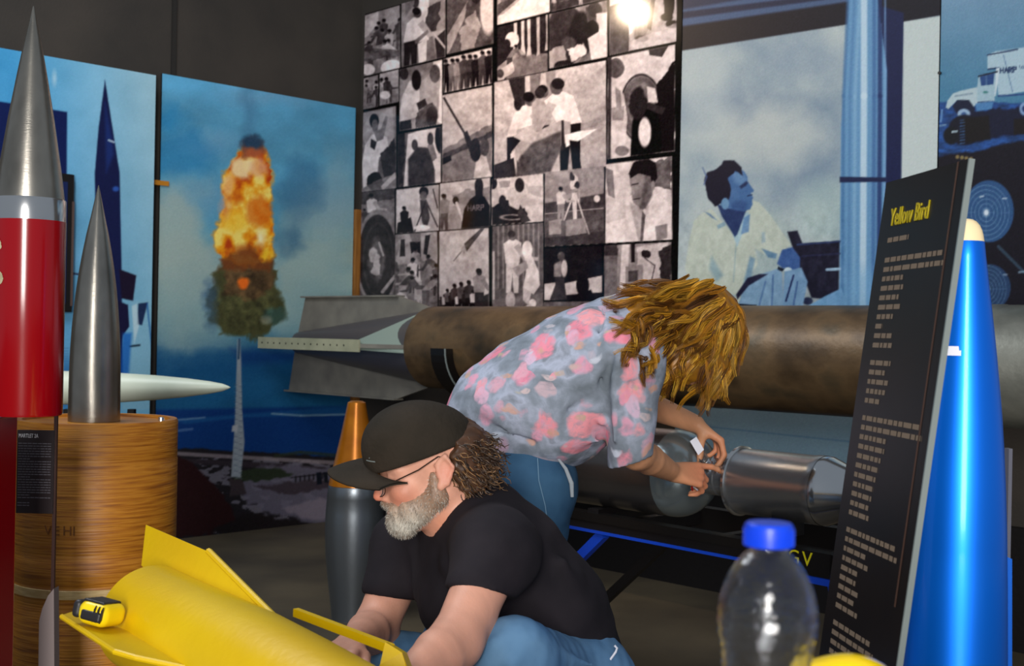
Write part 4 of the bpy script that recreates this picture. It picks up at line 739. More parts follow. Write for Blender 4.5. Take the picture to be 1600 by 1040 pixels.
for k in range(16): q=W(1094+r_.uniform(0,14),716+r_.uniform(0,20),3.21+r_.uniform(-.005,.008)); cr.box(q,Vector((r_.uniform(-.006,.006),r_.uniform(-.003,.003),.004)),Vector((.004,.001,r_.uniform(-.004,.004))),(0,.0008,0))
cr.build('foil_wrap',m_alub,sg,'crumpled silver foil on neck')['kind']='stuff'
w0=W(1080,758,3.12); MB().tube([w0,W(1086,762,3.14),W(1094,769,3.16)],.0022,6).build('wire',m_white2,sg,'white wire end'); MB().tube([W(1081,759,3.115),W(1082,766,3.12)],.0022,6).build('wire_sleeve',m_red,sg,'red wire sleeve')
# trestle
tr=empty('blue_trestle',W(1100,840,3.3)*1,'blue and black steel trestle carrying the metal rocket stage','trestle'); tr.location.z=0
R0=W(860,788,3.62); R1=Vector(); q=W(1290,862,2.90); R1=Vector((q.x,q.y,R0.z)); dR=(R1-R0).normalized(); nR=Vector((-dR.y,dR.x,0))
if nR.y<0: nR=-nR
R1e=R1+dR*.12; R0e=R0-dR*.3; mid=(R0e+R1e)/2; hl=(R1e-R0e)/2
MB().box(mid-Z*.012,hl,nR*.02,Z*.012).build('top_rail',m_blacks,tr); MB().box(mid-Z*.036,hl,nR*.016,Z*.011).build('web_rail',m_black,tr)
MB().box(mid-Z*.051,hl,nR*.02,Z*.004).build('lower_flange',m_blues,tr,'blue strip')
back=nR*.36
MB().box(mid+back-Z*.03,hl,nR*.02,Z*.03).build('rear_rail',m_blacks,tr)
for t in(.12,.42,.66,.9):
    p=R0e+(R1e-R0e)*t; MB().box(p+back/2-Z*.03,back/2,dR*.015,Z*.02).build('cross_bar',m_black,tr)
_u=(950-800)/F; _e=R1e-R0e; t9=(_u*R0e.y-R0e.x)/(_e.x-_u*_e.y)
for t,dx in((t9,-.46),(.93,.1)):
    for bk in(0,1):
        p=R0e+(R1e-R0e)*t+back*bk-Z*.055; q_=Vector((p.x,p.y,0))+dR*dx*1.35
        d=(q_-p); s1=d.cross(nR).normalized(); MB().box((p+q_)/2,d/2,s1*.014,nR*.012).build('leg',m_black if bk else m_blues,tr)
for t in(.12,.42):   # wooden-black chocks that hold the tank
    p=RA(-1.0 if t<.2 else -.35); MB().box(Vector((p.x,p.y,(R0.z-.0+p.z-rt)/2)),M*.1,B*.02,Z*(abs(p.z-rt-R0.z)/2+.005)).build('chock',m_black,tr)
p=RA(.22); MB().box(Vector((p.x,p.y,(R0.z+p.z-.0845)/2)),M*.06,B*.02,Z*((p.z-.0845-R0.z)/2+.003)).build('chock',m_black,tr)
pa=W(1240,857,3.0); t_=(pa-R0).dot(dR)
pc=R0+dR*t_-nR*.024-Z*.028; plw=.14
MB().box(pc+dR*plw/2,dR*plw/2,nR*.003,Z*.03).build('letter_plate',m_blacks,tr,'dark plate with yellow letters')
MB().box(pc+dR*plw/2-Z*.037,dR*plw/2,nR*.003,Z*.009).build('plate_stripe',m_blues,tr,'blue stripe')
for i,ch in enumerate('GV'): text_mesh('letter',ch,.048,pc+dR*(.022+.042*i)-nR*.0045-Z*.006,dR,Z,mat('letter_yellow',(206,196,20),.5) if i==0 else MATS['letter_yellow'],tr,'yellow letter '+ch)
# ---- blue rocket nose at right
Y=1.92; bx=1500; bc=W(bx,700,Y)
br=empty('blue_rocket',(bc.x,Y,0),'glossy blue rocket nose with cream rounded tip, far right behind black sign','rocket')
f=lambda r,py:(r*Y/F,vz(bx,py,Y))
ctr=(bc.x,Y,0)
TP=W(1511,360,Y); BT=W(1492,1040,Y); axb=(TP-BT).normalized()
def bl(prof): return [(r*Y/F,(vz(1500,py,Y)-BT.z)) for r,py in prof]
MB().lathe(BT,axb,bl([(.5,341),(8,342.5),(14,346),(19,352),(22.5,360),(24.5,368),(26,377)][::-1]),56).build('tip_cap',m_cream,br,'cream rounded tip',smooth=True)
bp=[(26,377),(26.5,378),(29,400),(33,430),(38,468),(43.5,510),(49,555),(54,600),(59,650),(63,700),(67,760),(70.5,830),(73.5,910),(76,1000),(77,1040),(78,1090)]
MB().lathe(BT,axb,[(78*Y/F,-BT.z)]+bl(bp[::-1]),64).build('body',m_blueL,br,smooth=True)
lab=W(1484,548,Y-.05); 
lv=[];rr_=47.5*Y/F+.001
for k in range(9):
    an=-1.15+.75*k/8; 
    for dz in(0,.0145): lv.append(Vector((TP.x-.003,Y,vz(1500,555,Y)+dz))+Vector((math.sin(an)*(rr_+.0005-.14*dz),-math.cos(an)*(rr_-.14*dz),0)))
link('sticker',mesh_vf(lv,[(2*k,2*k+2,2*k+3,2*k+1) for k in range(8)]),m_white2,br,'small white sticker')
fb=W(1570,1040,Y); MB().plate([W(1557,862,Y),W(1579,872,Y),W(1579,1040,Y),Vector((W(1579,1040,Y).x,Y,.05)),Vector((W(1540,1040,Y).x,Y,.05)),W(1552,1040,Y)],(0,1,0),.012).build('fin',mat('pale_blue_fin',(10,90,190),.35),br,'paler blue fin')
# ---- black text sign at right
S_TR=W(1513,248,1.6); S_BR=W(1400,1040,1.6); q=W(1385,285,1.86); S_TL=Vector((q.x,q.y,S_TR.z)); lean=(S_BR-S_TR)/(S_TR.z-S_BR.z)
zb=.25; S_BRf=S_TR+lean*(S_TR.z-zb); S_BLf=S_TL+lean*(S_TR.z-zb)
eu=(S_TR-S_TL); nW=eu.length; eu=eu/nW; ev=lean.normalized(); en=eu.cross(-ev).normalized()
if en.x>0: en=-en      # printed face looks to the left, towards the viewer
bs=empty('black_text_sign',(S_BLf+S_BRf)/2,'tall leaning black sign with small pale text and yellow title, right','sign')
hb=(S_TR.z-zb)*lean.length
MB().box((S_TL+S_BRf)/2-en*.003,eu*nW/2,ev*hb/2,en*.003).build('board',m_blackp,bs)
MB().box((S_TR+S_BRf)/2+eu*.0035-en*.003,eu*.0016,ev*hb/2,en*.004).build('clear_edge',m_edge,bs,'pale clear edge')
SP=lambda u,v,o=.0004:S_TL+eu*(nW*u)+ev*v+en*o
mb=MB(); mb.add([SP(.885,.0),SP(.905,.0),SP(.905,.60),SP(.885,.60)],[(0,1,2,3)]); mb.build('brown_line',m_brownl,bs)
text_mesh('sign_title','Yellow Bird',.038,SP(.14,.070,.001),eu,-ev,m_txty,bs,'yellow title lettering',sx=.72)
text_mesh('sign_subtitle','rocket system',.0135,SP(.14,.092,.001),eu,-ev,m_txt,bs,sx=.9) if False else None
mb=MB(); rnd=random.Random(11)
def tl(v,u1):
    u=.14
    while u<u1:
        w=rnd.uniform(.035,.1); e=min(u+w,u1); mb.add([SP(u,v),SP(e,v),SP(e,v+.0072),SP(u,v+.0072)],[(0,1,2,3)]); u=e+.012
tl(.088,.42)
v=.118; 
for para in([.86,.9,.42,.44,.40,.44,.36,.24,.38,.40],[.42,.36,.42,.40,.34],[.88,.93,.5,.5,.47,.46,.44,.43,.42,.40,.42],[.80,.84,.45,.5,.38,.37,.42,.38,.45],[.66,.72,.5,.42,.40,.45,.30,.32],[.6,.4,.4]):
    for u1 in para: tl(v,u1); v+=.0142
    v+=.012
mb.build('text_lines',m_txt,bs,'rows of small pale text')['kind']='stuff'
st=W(1570,700,2.6); 
pp=empty('grey_post',Vector((W(1574,800,2.7).x,2.7,0)),'thin grey upright edge of a clear stand behind the blue rocket','post')
MB().box((W(1574,800,2.7).x,2.7,vz(1574,700,2.7)/2),(.004,0,0),(0,.012,0),(0,0,vz(1574,700,2.7)/2)).build('sheet',mat('grey_edge',(104,104,116),.3),pp)
MB().box((W(1583,800,2.7).x,2.8,vz(1580,705,2.7)/2),(.008,0,0),(0,.02,0),(0,0,vz(1580,705,2.7)/2)).build('upright',m_black,pp)
# ---- small sign at left
Y=2.75; sx0,sx1=W(24,700,Y).x,W(87,700,Y).x; z0,z1=.0,vz(60,648,Y)
ms=empty('small_clear_sign',((sx0+sx1)/2,Y,0),'clear upright sheet with small black text label, in front of the drum','sign')
MB().box(((sx0+sx1)/2,Y,(z0+z1)/2),((sx1-sx0)/2,0,0),(0,.003,0),(0,0,(z1-z0)/2)).build('clear_sheet',mat('smoky_acrylic',(60,36,20),.12,alpha=.28,spec=.5),ms,'smoky clear sheet')
MB().box((sx1,Y,(z0+z1)/2),(.0035,0,0),(0,.004,0),(0,0,(z1-z0)/2)).build('sheet_edge',mat('dark_edge',(64,44,40),.3),ms)
la=W(28,671,Y-.005); lb=W(83,802,Y-.005)
MB().box(((la.x+lb.x)/2,Y-.006,(la.z+lb.z)/2),((lb.x-la.x)/2,0,0),(0,.002,0),(0,0,(la.z-lb.z)/2)).build('label_print',mat('label_black',(34,24,26),.4),ms,'black printed label')
text_mesh('label_title','MARTLET 2A',.0125,(la.x+.0035,Y-.0085,la.z-.017),(1,0,0),Z,m_txtw,ms,'white title lettering',sx=.62)
mb=MB(); rnd=random.Random(5)
for i in range(24):
    z=la.z-.030-i*.0058-(0 if i<22 else .006); x=la.x+.003; e=lb.x-.006 if i<22 and i%7!=6 else la.x+.03
    while x<e: w=rnd.uniform(.004,.011); x2=min(x+w,e); mb.box(((x+x2)/2,Y-.0084,z),((x2-x)/2,0,0),(0,.0003,0),(0,0,.0011)); x=x2+.0015
mb.build('label_text',m_txtd,ms,'rows of tiny grey text')['kind']='stuff'
gp=[W(88,917,Y-.03),W(79,928,Y-.03),W(70,948,Y-.03),W(65,968,Y-.03),W(64,1042,Y-.03),W(64,1400,Y-.03),W(88,1400,Y-.03)]
for k in(5,6): gp[k].z=.0
MB().plate(gp,(0,1,0),.03).build('grey_foot',mat('grey_foot_paint',(122,110,108),.4),ms,'grey rounded foot')
# dark framed notice by the rocket print
fr=empty('framed_notice',PL(on_left(103,.14),z_at(485,103,PL(on_left(103,.14),0)),.14),'narrow black framed notice hung on the far-left blue print','frame')
ra,rb=on_left(112,.13),on_left(50,.13); zA,zB=z_at(276,106,PL(ra,0)),z_at(488,106,PL(ra,0))
MB().box(PL((ra+rb)/2,(zA+zB)/2,.112),M*(abs(ra-rb)/2),B*.02,Z*((zA-zB)/2)).build('frame',m_blacks,fr,bevel=.008)
MB().box(PL((ra+rb)/2+.02,(zA+zB)/2,.134),M*(abs(ra-rb)/2-.015),B*.002,Z*((zA-zB)/2-.04)).build('notice',mat('navy_notice',(16,30,76),.3),fr)
MB().box(PL(ra+.006,(zA+zB)/2-.05,.134),M*.005,B*.003,Z*((zA-zB)/2-.08)).build('frame_trim',mat('brown_trim',(84,66,60),.35),fr)
bt=PL(on_left(240,.02),z_at(286,240,PL(on_left(240,.02),0)),.02); tag(MB().box(bt,M*.06,B*.02,Z*.012).build('wall_batten',mat('batten_wood',(186,120,20),.5)),'short orange wood batten showing between the two left prints','batten')
# ---- yellow finned tail
P0=W(234,966,2.08); P1=W(660,1205,1.47); P1.z=P0.z-.028; dY=(P1-P0).normalized(); ry=.091
yt=empty('yellow_tail',P0,'bright yellow rocket tail with fins lying in the foreground, tape measure on one fin','rocket')
Ly=(P1-P0).length
MB().lathe(P0,dY,[(ry*.9,-.004),(ry,0),(ry,.10),(ry*1.03,.35),(ry*.99,.5),(ry*.86,Ly),(ry*.82,Ly+.12)],72).build('body',m_yel,yt,smooth=True)
def onplane(px,py,p,n):
    o=Vector((0,0,H)); d=W(px,py,1)-o; return o+d*((Vector(p)-o).dot(n)/d.dot(n))
def planefin(T,pts,th,nm,lab=None,mt=None):
    n=dY.cross(T-P0).normalized(); Q=[onplane(x,y,P0,n) for x,y in pts]
    return MB().plate(Q,n,th).build(nm,mt or m_yel,yt,lab,bevel=.0015),n,Q
T2=W(230,820,2.24); _,n2,_q=planefin(T2,[(223,884),(230,820),(325,861),(432,968),(300,960)],.007,'fin','upright fin')
Q=[onplane(*k,P0,n2) for k in((326,861),(432,968))]; MB().tube(Q,.006,8).build('leading_edge',m_yel,yt)
T1=W(97,963,1.97); ob_,n1,q1=planefin(T1,[(97,963),(180,1018),(212,1027),(330,1052),(480,1105),(430,1030),(300,985),(205,950),(165,941)],.007,'fin','fin jutting towards the viewer')
MB().tube([onplane(x,y,P0,n1) for x,y in((97,963),(180,1018),(212,1027),(330,1052))],.0045,8).build('fin_edge',m_yel,yt)
MB().tube([onplane(385,1003,P0-Z*0,n1)*1 + Vector((0,-.02,.02)), onplane(440,1030,P0,n1)+Vector((0,-.02,.02)), onplane(520,1068,P0,n1)+Vector((0,-.02,.02))],[.006,.012,.014],10).build('rib',m_yel,yt,'raised rib')
Tf=W(535,982,1.86); nf=Vector((0,0,1))
A0,A1=W(462,956,1.98),W(612,1013,1.80); dd=(A1-A0)
MB().box((A0+A1)/2,dd/2,nR*0+Vector((-dd.y,dd.x,0)).normalized()*.005,dd.cross(Vector((-dd.y,dd.x,0))).normalized()*.0065).build('rail',m_yel,yt,'thin yellow rail')
MB().plate([W(606,1003,1.805),W(632,1019,1.78),W(642,1046,1.77),W(655,1100,1.76),W(560,1100,1.70),W(598,1038,1.78)],(W(632,1019,1.78)-W(598,1040,1.78)).cross(Vector((.3,-.3,-.9))),.03).build('rail_bracket',m_yel,yt,'yellow end bracket')
ys=empty('tail_cradle',(P0+P1)/2,'dark padded cradle under the yellow rocket tail, below the frame','stand'); ys.location.z=0
for t in(.2,.8):
    p=P0+(P1-P0)*t; z=p.z-ry; MB().box((p.x,p.y,z/2),dY*.03,Vector((-dY.y,dY.x,0))*.1,Z*(z/2)).build('block',m_black,ys)
# tape measure sitting on the near fin
tc=W(156,964,1.93); u_=dY*1; 
ud=(onplane(185,975,P0,n1)-onplane(130,960,P0,n1)).normalized(); nn1=n1 if n1.z>0 else -n1; ud=(ud-nn1*ud.dot(nn1)).normalized(); vd=nn1.cross(ud)
base_t=onplane(152,982,P0,n1); tcn=base_t+nn1*.0255+vd*(.0)
tm=empty('tape_measure',base_t+nn1*.004,'yellow and black tape measure resting on the yellow fin','tape measure')
Rm=np.array([ud,vd,nn1]); c_=np.array(tcn)
L_=lambda a,b,c:c_+a*Rm[0]+b*Rm[1]+c*Rm[2]
s=SDF(c_-.06,c_+.06,.0016); s.box(L_(.003,0,0),(.028,.030,.0185),Rm,rad=.015).ell(L_(-.018,.004,.003),(.014,.02,.014),Rm,k=.012)
sculpt('case',s,m_yeltape,tm,'yellow case')
s=SDF(c_-.06,c_+.06,.0016); s.box(L_(-.029,0,.002),(.008,.026,.014),Rm,rad=.007); sculpt('mouth',s,m_rubber,tm,'black front')
s=SDF(c_-.06,c_+.06,.0016); s.box(L_(.006,-.0295,-.002),(.019,.0035,.008),Rm,rad=.0033); sculpt('side_grip',s,m_rubber,tm,'black side grip')
s=SDF(c_-.06,c_+.06,.0016); s.box(L_(.0,.0,.0185),(.020,.022,.0025),Rm,rad=.002); sculpt('top_grip',s,m_rubber,tm,'black top pad')
for k in range(3): MB().box(L_(.012+.007*k,-.0305,.003),Vector(ud)*.0012+Vector(nn1)*.003,Vector(vd)*.0015,Vector(nn1)*.010).build('grip_rib',m_rubber,tm)
# ---- bottle, table, yellow tool case in the foreground
Y=.83; bc=W(1200,900,Y); f=lambda r,py:(r*Y/F,vz(1200,py,Y))
tz=.757
bo=empty('water_bottle',(bc.x,Y,tz),'clear plastic water bottle with blue screw cap, foreground','bottle')
m_cap=mat('blue_cap_plastic',(12,60,200),.35); m_pet=mat('clear_plastic',(250,252,255),.05,trans=1,ior=1.45,spec=.9,bump=.4,bscale=32)
out=[f(30,845),f(31,858),(33*Y/F,vz(1200,862,Y)),f(40,868),f(50,880),f(60,896),f(68,914),f(74,934),f(77,953),f(75.5,959),f(77.5,966),f(77.5,974),f(75,980),f(76.5,987),f(74,996),f(71,1001),f(72.5,1008),f(69,1015),f(71,1022),f(67.5,1029),f(70,1037),f(67,1046)]
zz=vz(1200,1046,Y); k=0
while zz>tz+.03: zz-=.006; k+=1; out.append(((70+2*math.cos(k*1.5))*Y/F,zz))
out+=[(68*Y/F,tz+.012),(60*Y/F,tz+.001),(30*Y/F,tz+.001),(.001,tz+.006)]
inn=[(max(.0005,r-.0007),z+(.0008 if r<.01 else 0)) for r,z in out][::-1]
MB().lathe((bc.x,Y,0),(0,0,1),out+inn,64,caps=False).build('bottle_body',m_pet,bo,'clear ribbed bottle',smooth=True,angle=70)
capm=MB(); pr=[(.001,vz(1200,816,Y)),(34*Y/F,vz(1200,816,Y)),(37*Y/F,vz(1200,819,Y)),(38.3*Y/F,vz(1200,824,Y)),(38.6*Y/F,vz(1200,848,Y)),(37.5*Y/F,vz(1200,852,Y)),(31.5*Y/F,vz(1200,852,Y))]
capm.lathe((bc.x,Y,0),(0,0,1),pr,60,caps=False)
for k in range(60): an=2*PI*k/60; capm.box((bc.x+38.6*Y/F*math.cos(an),Y+38.6*Y/F*math.sin(an),vz(1200,838,Y)),Vector((math.cos(an),math.sin(an),0))*.0004,Vector((-math.sin(an),math.cos(an),0))*.0004,Z*.0055)
capm.build('cap',m_cap,bo,'blue ridged screw cap',smooth=True)
tb_=empty('work_table',(.45,.75,0),'plain grey table just below the frame, carrying the bottle','table')
MB().box((.45,.78,tz-.015),(.42,0,0),(0,.33,0),(0,0,.015)).build('tabletop',mat('table_grey',(120,112,104),.6),tb_,bevel=.003)
for sx_ in(.08,.82):
    for sy_ in(.5,1.06): MB().box((sx_,sy_,(tz-.03)/2),(.02,0,0),(0,.02,0),(0,0,(tz-.03)/2)).build('leg',m_blacks,tb_)
Y=.98; q=W(1332,1022,Y); s=SDF((q.x-.06,Y-.06,tz-.005),(q.x+.07,Y+.06,q.z+.02),.0025)
hz=(q.z-tz)
s.box((q.x,Y,tz+hz*.42),(.034,.028,hz*.42),rad=.012,k=.01).ell((q.x-.002,Y,q.z-.022),(.03,.024,.022),k=.02).ell((q.x-.03,Y,q.z-.03),(.02,.02,.016),k=.02)
tl_=empty('yellow_tool_case',(q.x,Y,tz),'glossy yellow rounded plastic tool right of the bottle, bottom edge','tool')
sculpt('case',s,mat('glossy_yellow',(244,206,6),.2,coat=.3),tl_); MB().box((q.x+.036,Y-.0,tz+.02),(.004,0,0),(0,.018,0),(0,0,.018)).build('clip',m_rubber,tl_)
# ------------------------------------------------------------------ people
m_skin=mat('skin',(200,140,110),.5,attr='print',bump=.08,bscale=220,spec=.4)
for m_ in(m_skin,):
    b_=m_.node_tree.nodes['Principled BSDF']; b_.inputs['Subsurface Weight'].default_value=.08; b_.inputs['Subsurface Radius'].default_value=(.02,.008,.004); b_.inputs['Subsurface Scale'].default_value=.3
m_tee=mat('black_tee',(30,26,31),.85,var=[(25,22,27),(36,31,36)],vscale=10,bump=.25,bscale=14,spec=.25)
m_capc=mat('cap_cloth',(44,40,32),.85,var=[(36,32,25),(52,44,36)],vscale=9,bump=.2,bscale=90,spec=.2)
m_jl=mat('light_denim',(88,128,164),.8,var=[(70,110,150),(112,150,182)],vscale=7,bump=.25,bscale=22,spec=.2)
m_jd=mat('dark_denim',(48,82,112),.8,var=[(40,72,102),(60,96,126)],vscale=9,bump=.25,bscale=22,spec=.2)
m_hairv=mat('hair',(120,80,40),.42,attr='print',spec=.45)
m_wire=mat('glasses_wire',(60,44,36),.3,metal=.6); m_lens=mat('lens',(240,240,240),.05,alpha=.12,spec=.6)
m_shoe=mat('dark_shoe',(40,36,34),.5)
class Frame:
    def __init__(s,o,f,u):
        s.o=np.array(o,dtype=float); s.f=nrmz(f); u=np.array(u,dtype=float); s.u=nrmz(u-s.f*(u@s.f)); s.l=np.cross(s.u,s.f); s.R=np.array([s.f,s.l,s.u])
    def p(s,x,y,z): return s.o+s.f*x+s.l*y+s.u*z
    def loc(s,V): return (np.asarray(V)-s.o)@s.R.T
def add_head(s,fr,k=1.0,male=True):
    p=fr.p;R=fr.R
    s.ell(p(.005,0,.042),(.099*k,.077*k,.090*k),R,k=.02)
    s.ell(p(.045,0,-.028),(.058,.058,.070),R,k=.03)
    for e in(-1,1):
        s.cone(p(-.005,.055*e,-.038),p(.064,.02*e,-.083),.019,.018,k=.03)
        s.ell(p(.070,.040*e,-.022),(.022,.024,.02),R,k=.02)            # cheek bone
        s.cone(p(.092,.012*e,.024),p(.074,.050*e,.020),.0105,.009,k=.012)  # brow
    s.ell(p(.080,0,-.087),(.019,.021,.017),R,k=.02)
    s.cone(p(.094,0,.014),p(.117,0,-.024),.007,.0095,k=.010); s.ell(p(.115,0,-.028),(.0105,.0105,.009),R,k=.006)
    for e in(-1,1):
        s.ell(p(.103,.013*e,-.032),(.011,.008,.008),R,k=.007)
        s.ell(p(.103,.030*e,.003),(.014,.017,.012),R,k=.012,op='s')
        s.ell(p(.086,.031*e,.003),(.0125,.0125,.0125),R,k=.004)
    s.ell(p(.099,0,-.051),(.010,.024,.007),R,k=.008); s.ell(p(.096,0,-.061),(.010,.020,.007),R,k=.008)
    s.ell(p(.108,0,-.056),(.010,.022,.0014),R,k=.003,op='s')
    for e in(-1,1):
        Rr=R.copy(); 
        s.cone(p(.004,.070*e,.0),p(-.004,.074*e,.0),.010,.010,k=.01)
        s.ell(p(-.006,.083*e,.006),(.016,.0065,.027),R,k=.004)
        s.ell(p(-.002,.092*e,.008),(.010,.006,.019),R,k=.004,op='s')
        s.ell(p(.004,.082*e,-.022),(.009,.006,.010),R,k=.006)
        s.cone(p(.008,.080*e,.018),p(-.012,.090*e,.034),.0038,.0042,k=.004); s.cone(p(-.012,.090*e,.034),p(-.024,.091*e,.010),.0042,.004,k=.004); s.cone(p(-.024,.091*e,.010),p(-.008,.086*e,-.022),.004,.004,k=.004)
def add_hand(s,w,f,n,t,curl=(.5,.7,.5),spread=.18,thumb=(.75,.45,.15),k=1.0,idx=None):
    """w wrist, f towards the knuckles, n out of the palm, t towards the thumb side"""
    w=np.array(w,dtype=float); f=nrmz(f); n=np.array(n,dtype=float); n=nrmz(n-f*(n@f)); tt=np.cross(f,n); tt=tt if tt@np.array(t)>0 else -tt
    lens=[(.043,.026,.021),(.047,.030,.022),(.043,.028,.021),(.034,.021,.019)]
    tips=[]
    for i in range(4):
        off=(.031-.0205*i)*k; kn=w+f*(.088-.004*abs(i-1)-.004*(i==3))*k+tt*off
        s.cone(w+f*.012*k+tt*off*.55,kn,.0135*k,.0108*k,k=.012)
        a=0; p=kn; d0=nrmz(f+tt*spread*(1.2-i)*.35); c=curl if not(idx and i==0) else idx
        r=(.0098,.0088,.0080,.0070) if i<3 else (.0086,.0077,.0070,.0062)
        for j in range(3):
            a+=c[j]*(1+.07*i); d=d0*math.cos(a)+n*math.sin(a); q=p+d*lens[i][j]*k; s.cone(p,q,r[j]*k,r[j+1]*k,k=.004); p=q
        tips.append(p)
    b=w+f*.022*k+tt*.020*k+n*.004; d=nrmz(f*thumb[0]+tt*thumb[1]+n*thumb[2]); m=b+d*.042*k
    s.cone(w+f*.03*k+tt*.010*k+n*.006,m,.016*k,.0122*k,k=.014); d=nrmz(d+f*.25+n*.25); q=m+d*.034*k; s.cone(m,q,.0112*k,.0100*k,k=.005); d=nrmz(d+f*.15+n*.35); s.cone(q,q+d*.026*k,.0100*k,.0082*k,k=.004)
    return tips
def strands(name,P,Nn,seed,ln,rad,m,parent,cols,grav=(0,0,-1),gw=.6,curl=0,seg=3,label=None):
    """short hairs as thin three-sided spikes joined in one part"""
    r=np.random.RandomState(seed); n=len(P); g=np.array(grav,dtype=float)
    V=[];C=[];Fc=[]
    t=np.cross(Nn,r.randn(n,3)); t/=np.linalg.norm(t,axis=1)[:,None]+1e-9; b=np.cross(Nn,t)
    L=ln*(.6+.8*r.rand(n)); lean=r.randn(n,3)*.35
    pts=[];pos=P-Nn*.002; d=Nn+lean+g*gw*.5
    ph=r.rand(n)*6.28
    col=np.array(cols)[r.randint(0,len(cols),n)]*(.8+.4*r.rand(n)[:,None])
    for j in range(seg+1):
        rr=rad*(1-j/(seg+.3)); off=0
        if curl: a=(ph+j*1.5)[:,None]; off=(t*np.cos(a)+b*np.sin(a))*curl*(j/seg)
        for q in range(3):
            an=q*2.094; V.append(pos+off+(t*math.cos(an)+b*math.sin(an))*rr); C.append(col)
        d=d/(np.linalg.norm(d,axis=1)[:,None]+1e-9); pos=pos+d*(L/seg)[:,None]; d=d+g*gw*.5
    V=np.concatenate(V);C=np.concatenate(C); i=np.arange(n)
    Q=[]
    for j in range(seg):
        for q in range(3):
            a=(j*3+q)*n+i;bb=(j*3+(q+1)%3)*n+i; Q.append(np.stack([a,bb,bb+3*n,a+3*n],1))
    me=quads_mesh(name,V,np.concatenate(Q)); C=np.concatenate([lin(np.clip(C,0,255)),np.ones((len(C),1))],1).astype(np.float32)
    at=me.color_attributes.new('print','FLOAT_COLOR','POINT'); at.data.foreach_set('color',C.ravel())
    o=link(name,me,m,parent,label); o['kind']='stuff'; return o
def locks(name,L,m,parent,label=None):
    """tapered curls: list of (points, radii, colour)"""
    mb=MB(); C=[]
    for pts,rs,col in L: mb.tube(pts,rs,5); C+= [col]*(5*len(pts))
    me=mesh_vf(mb.V,mb.F,name); C=np.array(C,dtype=float); C=np.concatenate([lin(np.clip(C,0,255)),np.ones((len(C),1))],1).astype(np.float32)
    at=me.color_attributes.new('print','FLOAT_COLOR','POINT'); at.data.foreach_set('color',C.ravel())
    o=link(name,me,m,parent,label); o['kind']='stuff'; return o
V3=lambda *a: np.array(W(*a))
# ================================================================= crouching man
man=empty('person',(0.02,2.35,0),'crouching bearded man in black cap, black t-shirt and glasses reaching down to the yellow tail','person')
hd=Frame(V3(680,735,2.37),(-.955,-.20,-.19),(-.15,0,1))
C7=V3(738,775,2.42); SL=V3(775,862,2.22); SR=V3(640,852,2.57); sd=nrmz(SR-SL)
chest=V3(768,868,2.42); mid=V3(840,948,2.45); pel=V3(872,1035,2.48)
EL,WL=V3(712,1003,2.03),V3(634,1062,1.90); ER,WR=V3(586,982,2.47),V3(552,1003,2.27)
HL,KL,AL=V3(895,1080,2.38),V3(803,1033,2.10),np.array([.07,2.30,.10]); HR,KR,AR=V3(860,1065,2.58),V3(603,1045,2.48),np.array([-.10,2.66,.10])
s=SDF((-.40,1.70,-.005),(.34,2.86,1.02),.0038)
add_head(s,hd)
s.cone(hd.p(-.028,0,-.035),C7+np.array([-.015,0,-.03]),.058,.066,k=.03,side=sd,ratio=.95)
s.cone(hd.p(.0,0,-.06),(SL+SR)/2+np.array([.05,0,.02]),.05,.06,k=.03)
s.cone(C7+np.array([0,0,-.06]),chest,.07,.10,k=.05,side=sd,ratio=1.3)
s.cone(chest,mid,.105,.105,k=.05,side=sd,ratio=1.3); s.cone(mid,pel,.105,.11,k=.05,side=sd,ratio=1.3)
for S_,E_,W_ in((SL,EL,WL),(SR,ER,WR)):
    s.cone(C7+np.array([0,0,-.06]),S_,.06,.058,k=.05); s.ell(S_,.06,k=.04); s.cone(S_,E_,.054,.043,k=.03); s.cone(E_,E_+(W_-E_)*.35,.043,.043,k=.02); s.cone(E_+(W_-E_)*.35,W_,.043,.026,k=.005)
for H_,K_,A_ in((HL,KL,AL),(HR,KR,AR)):
    s.cone(H_,K_,.082,.056,k=.04); s.cone(K_,K_+(A_-K_)*.35,.054,.054,k=.02); s.cone(K_+(A_-K_)*.35,A_,.054,.034,k=.02); s.cone(A_,A_+np.array([-.12,-.03,-.06]),.035,.028,k=.02)
add_hand(s,WL,nrmz(WL-EL)+np.array([0,0,-.3]),(-.2,.3,-.8),(-.6,.5,.2),curl=(.5,.7,.4))
add_hand(s,WR,nrmz(WR-ER)*.7+np.array([-.2,-.5,-.1]),(.1,.2,-1),(-.8,-.2,.1) if False else (.8,-.3,.2),curl=(.4,.7,.5))
def skincol(V):
    L=hd.loc(V); c=np.tile(np.array([212.,154,130]),(len(V),1))
    def patch(x,y,z,r,col,a):
        d=np.sqrt((L[:,0]-x)**2+(np.abs(L[:,1])-y)**2+(L[:,2]-z)**2); w=np.clip(1-d/r,0,1)[:,None]; w=w*w*(3-2*w)*a; return c*(1-w)+np.array(col)*w
    c=patch(.118,0,-.028,.03,(222,116,88),.7); c=patch(.075,.045,-.03,.045,(220,126,98),.6); c=patch(-.01,.085,.0,.035,(222,134,112),.5); c=patch(.10,0,-.064,.02,(180,92,84),.8)
    c=patch(.0,.05,-.10,.06,(208,134,104),.6)
    n=fbm(V[:,0]*40+V[:,2]*31,V[:,1]*40-V[:,2]*17,3)[:,None]; return c*(.93+.14*n)
sculpt('body',s,m_skin,man,'bare skin of face, neck and arms',color=skincol)
for e in(-1,1):
    MB().lathe(hd.p(.0915,.031*e,.001),hd.f,[(.0001,.0072),(.003,.0067),(.0055,.0045),(.006,0)],20).build('eye',mat('eye_dark',(60,44,36),.1) if e<0 else MATS['eye_dark'],man,smooth=True)
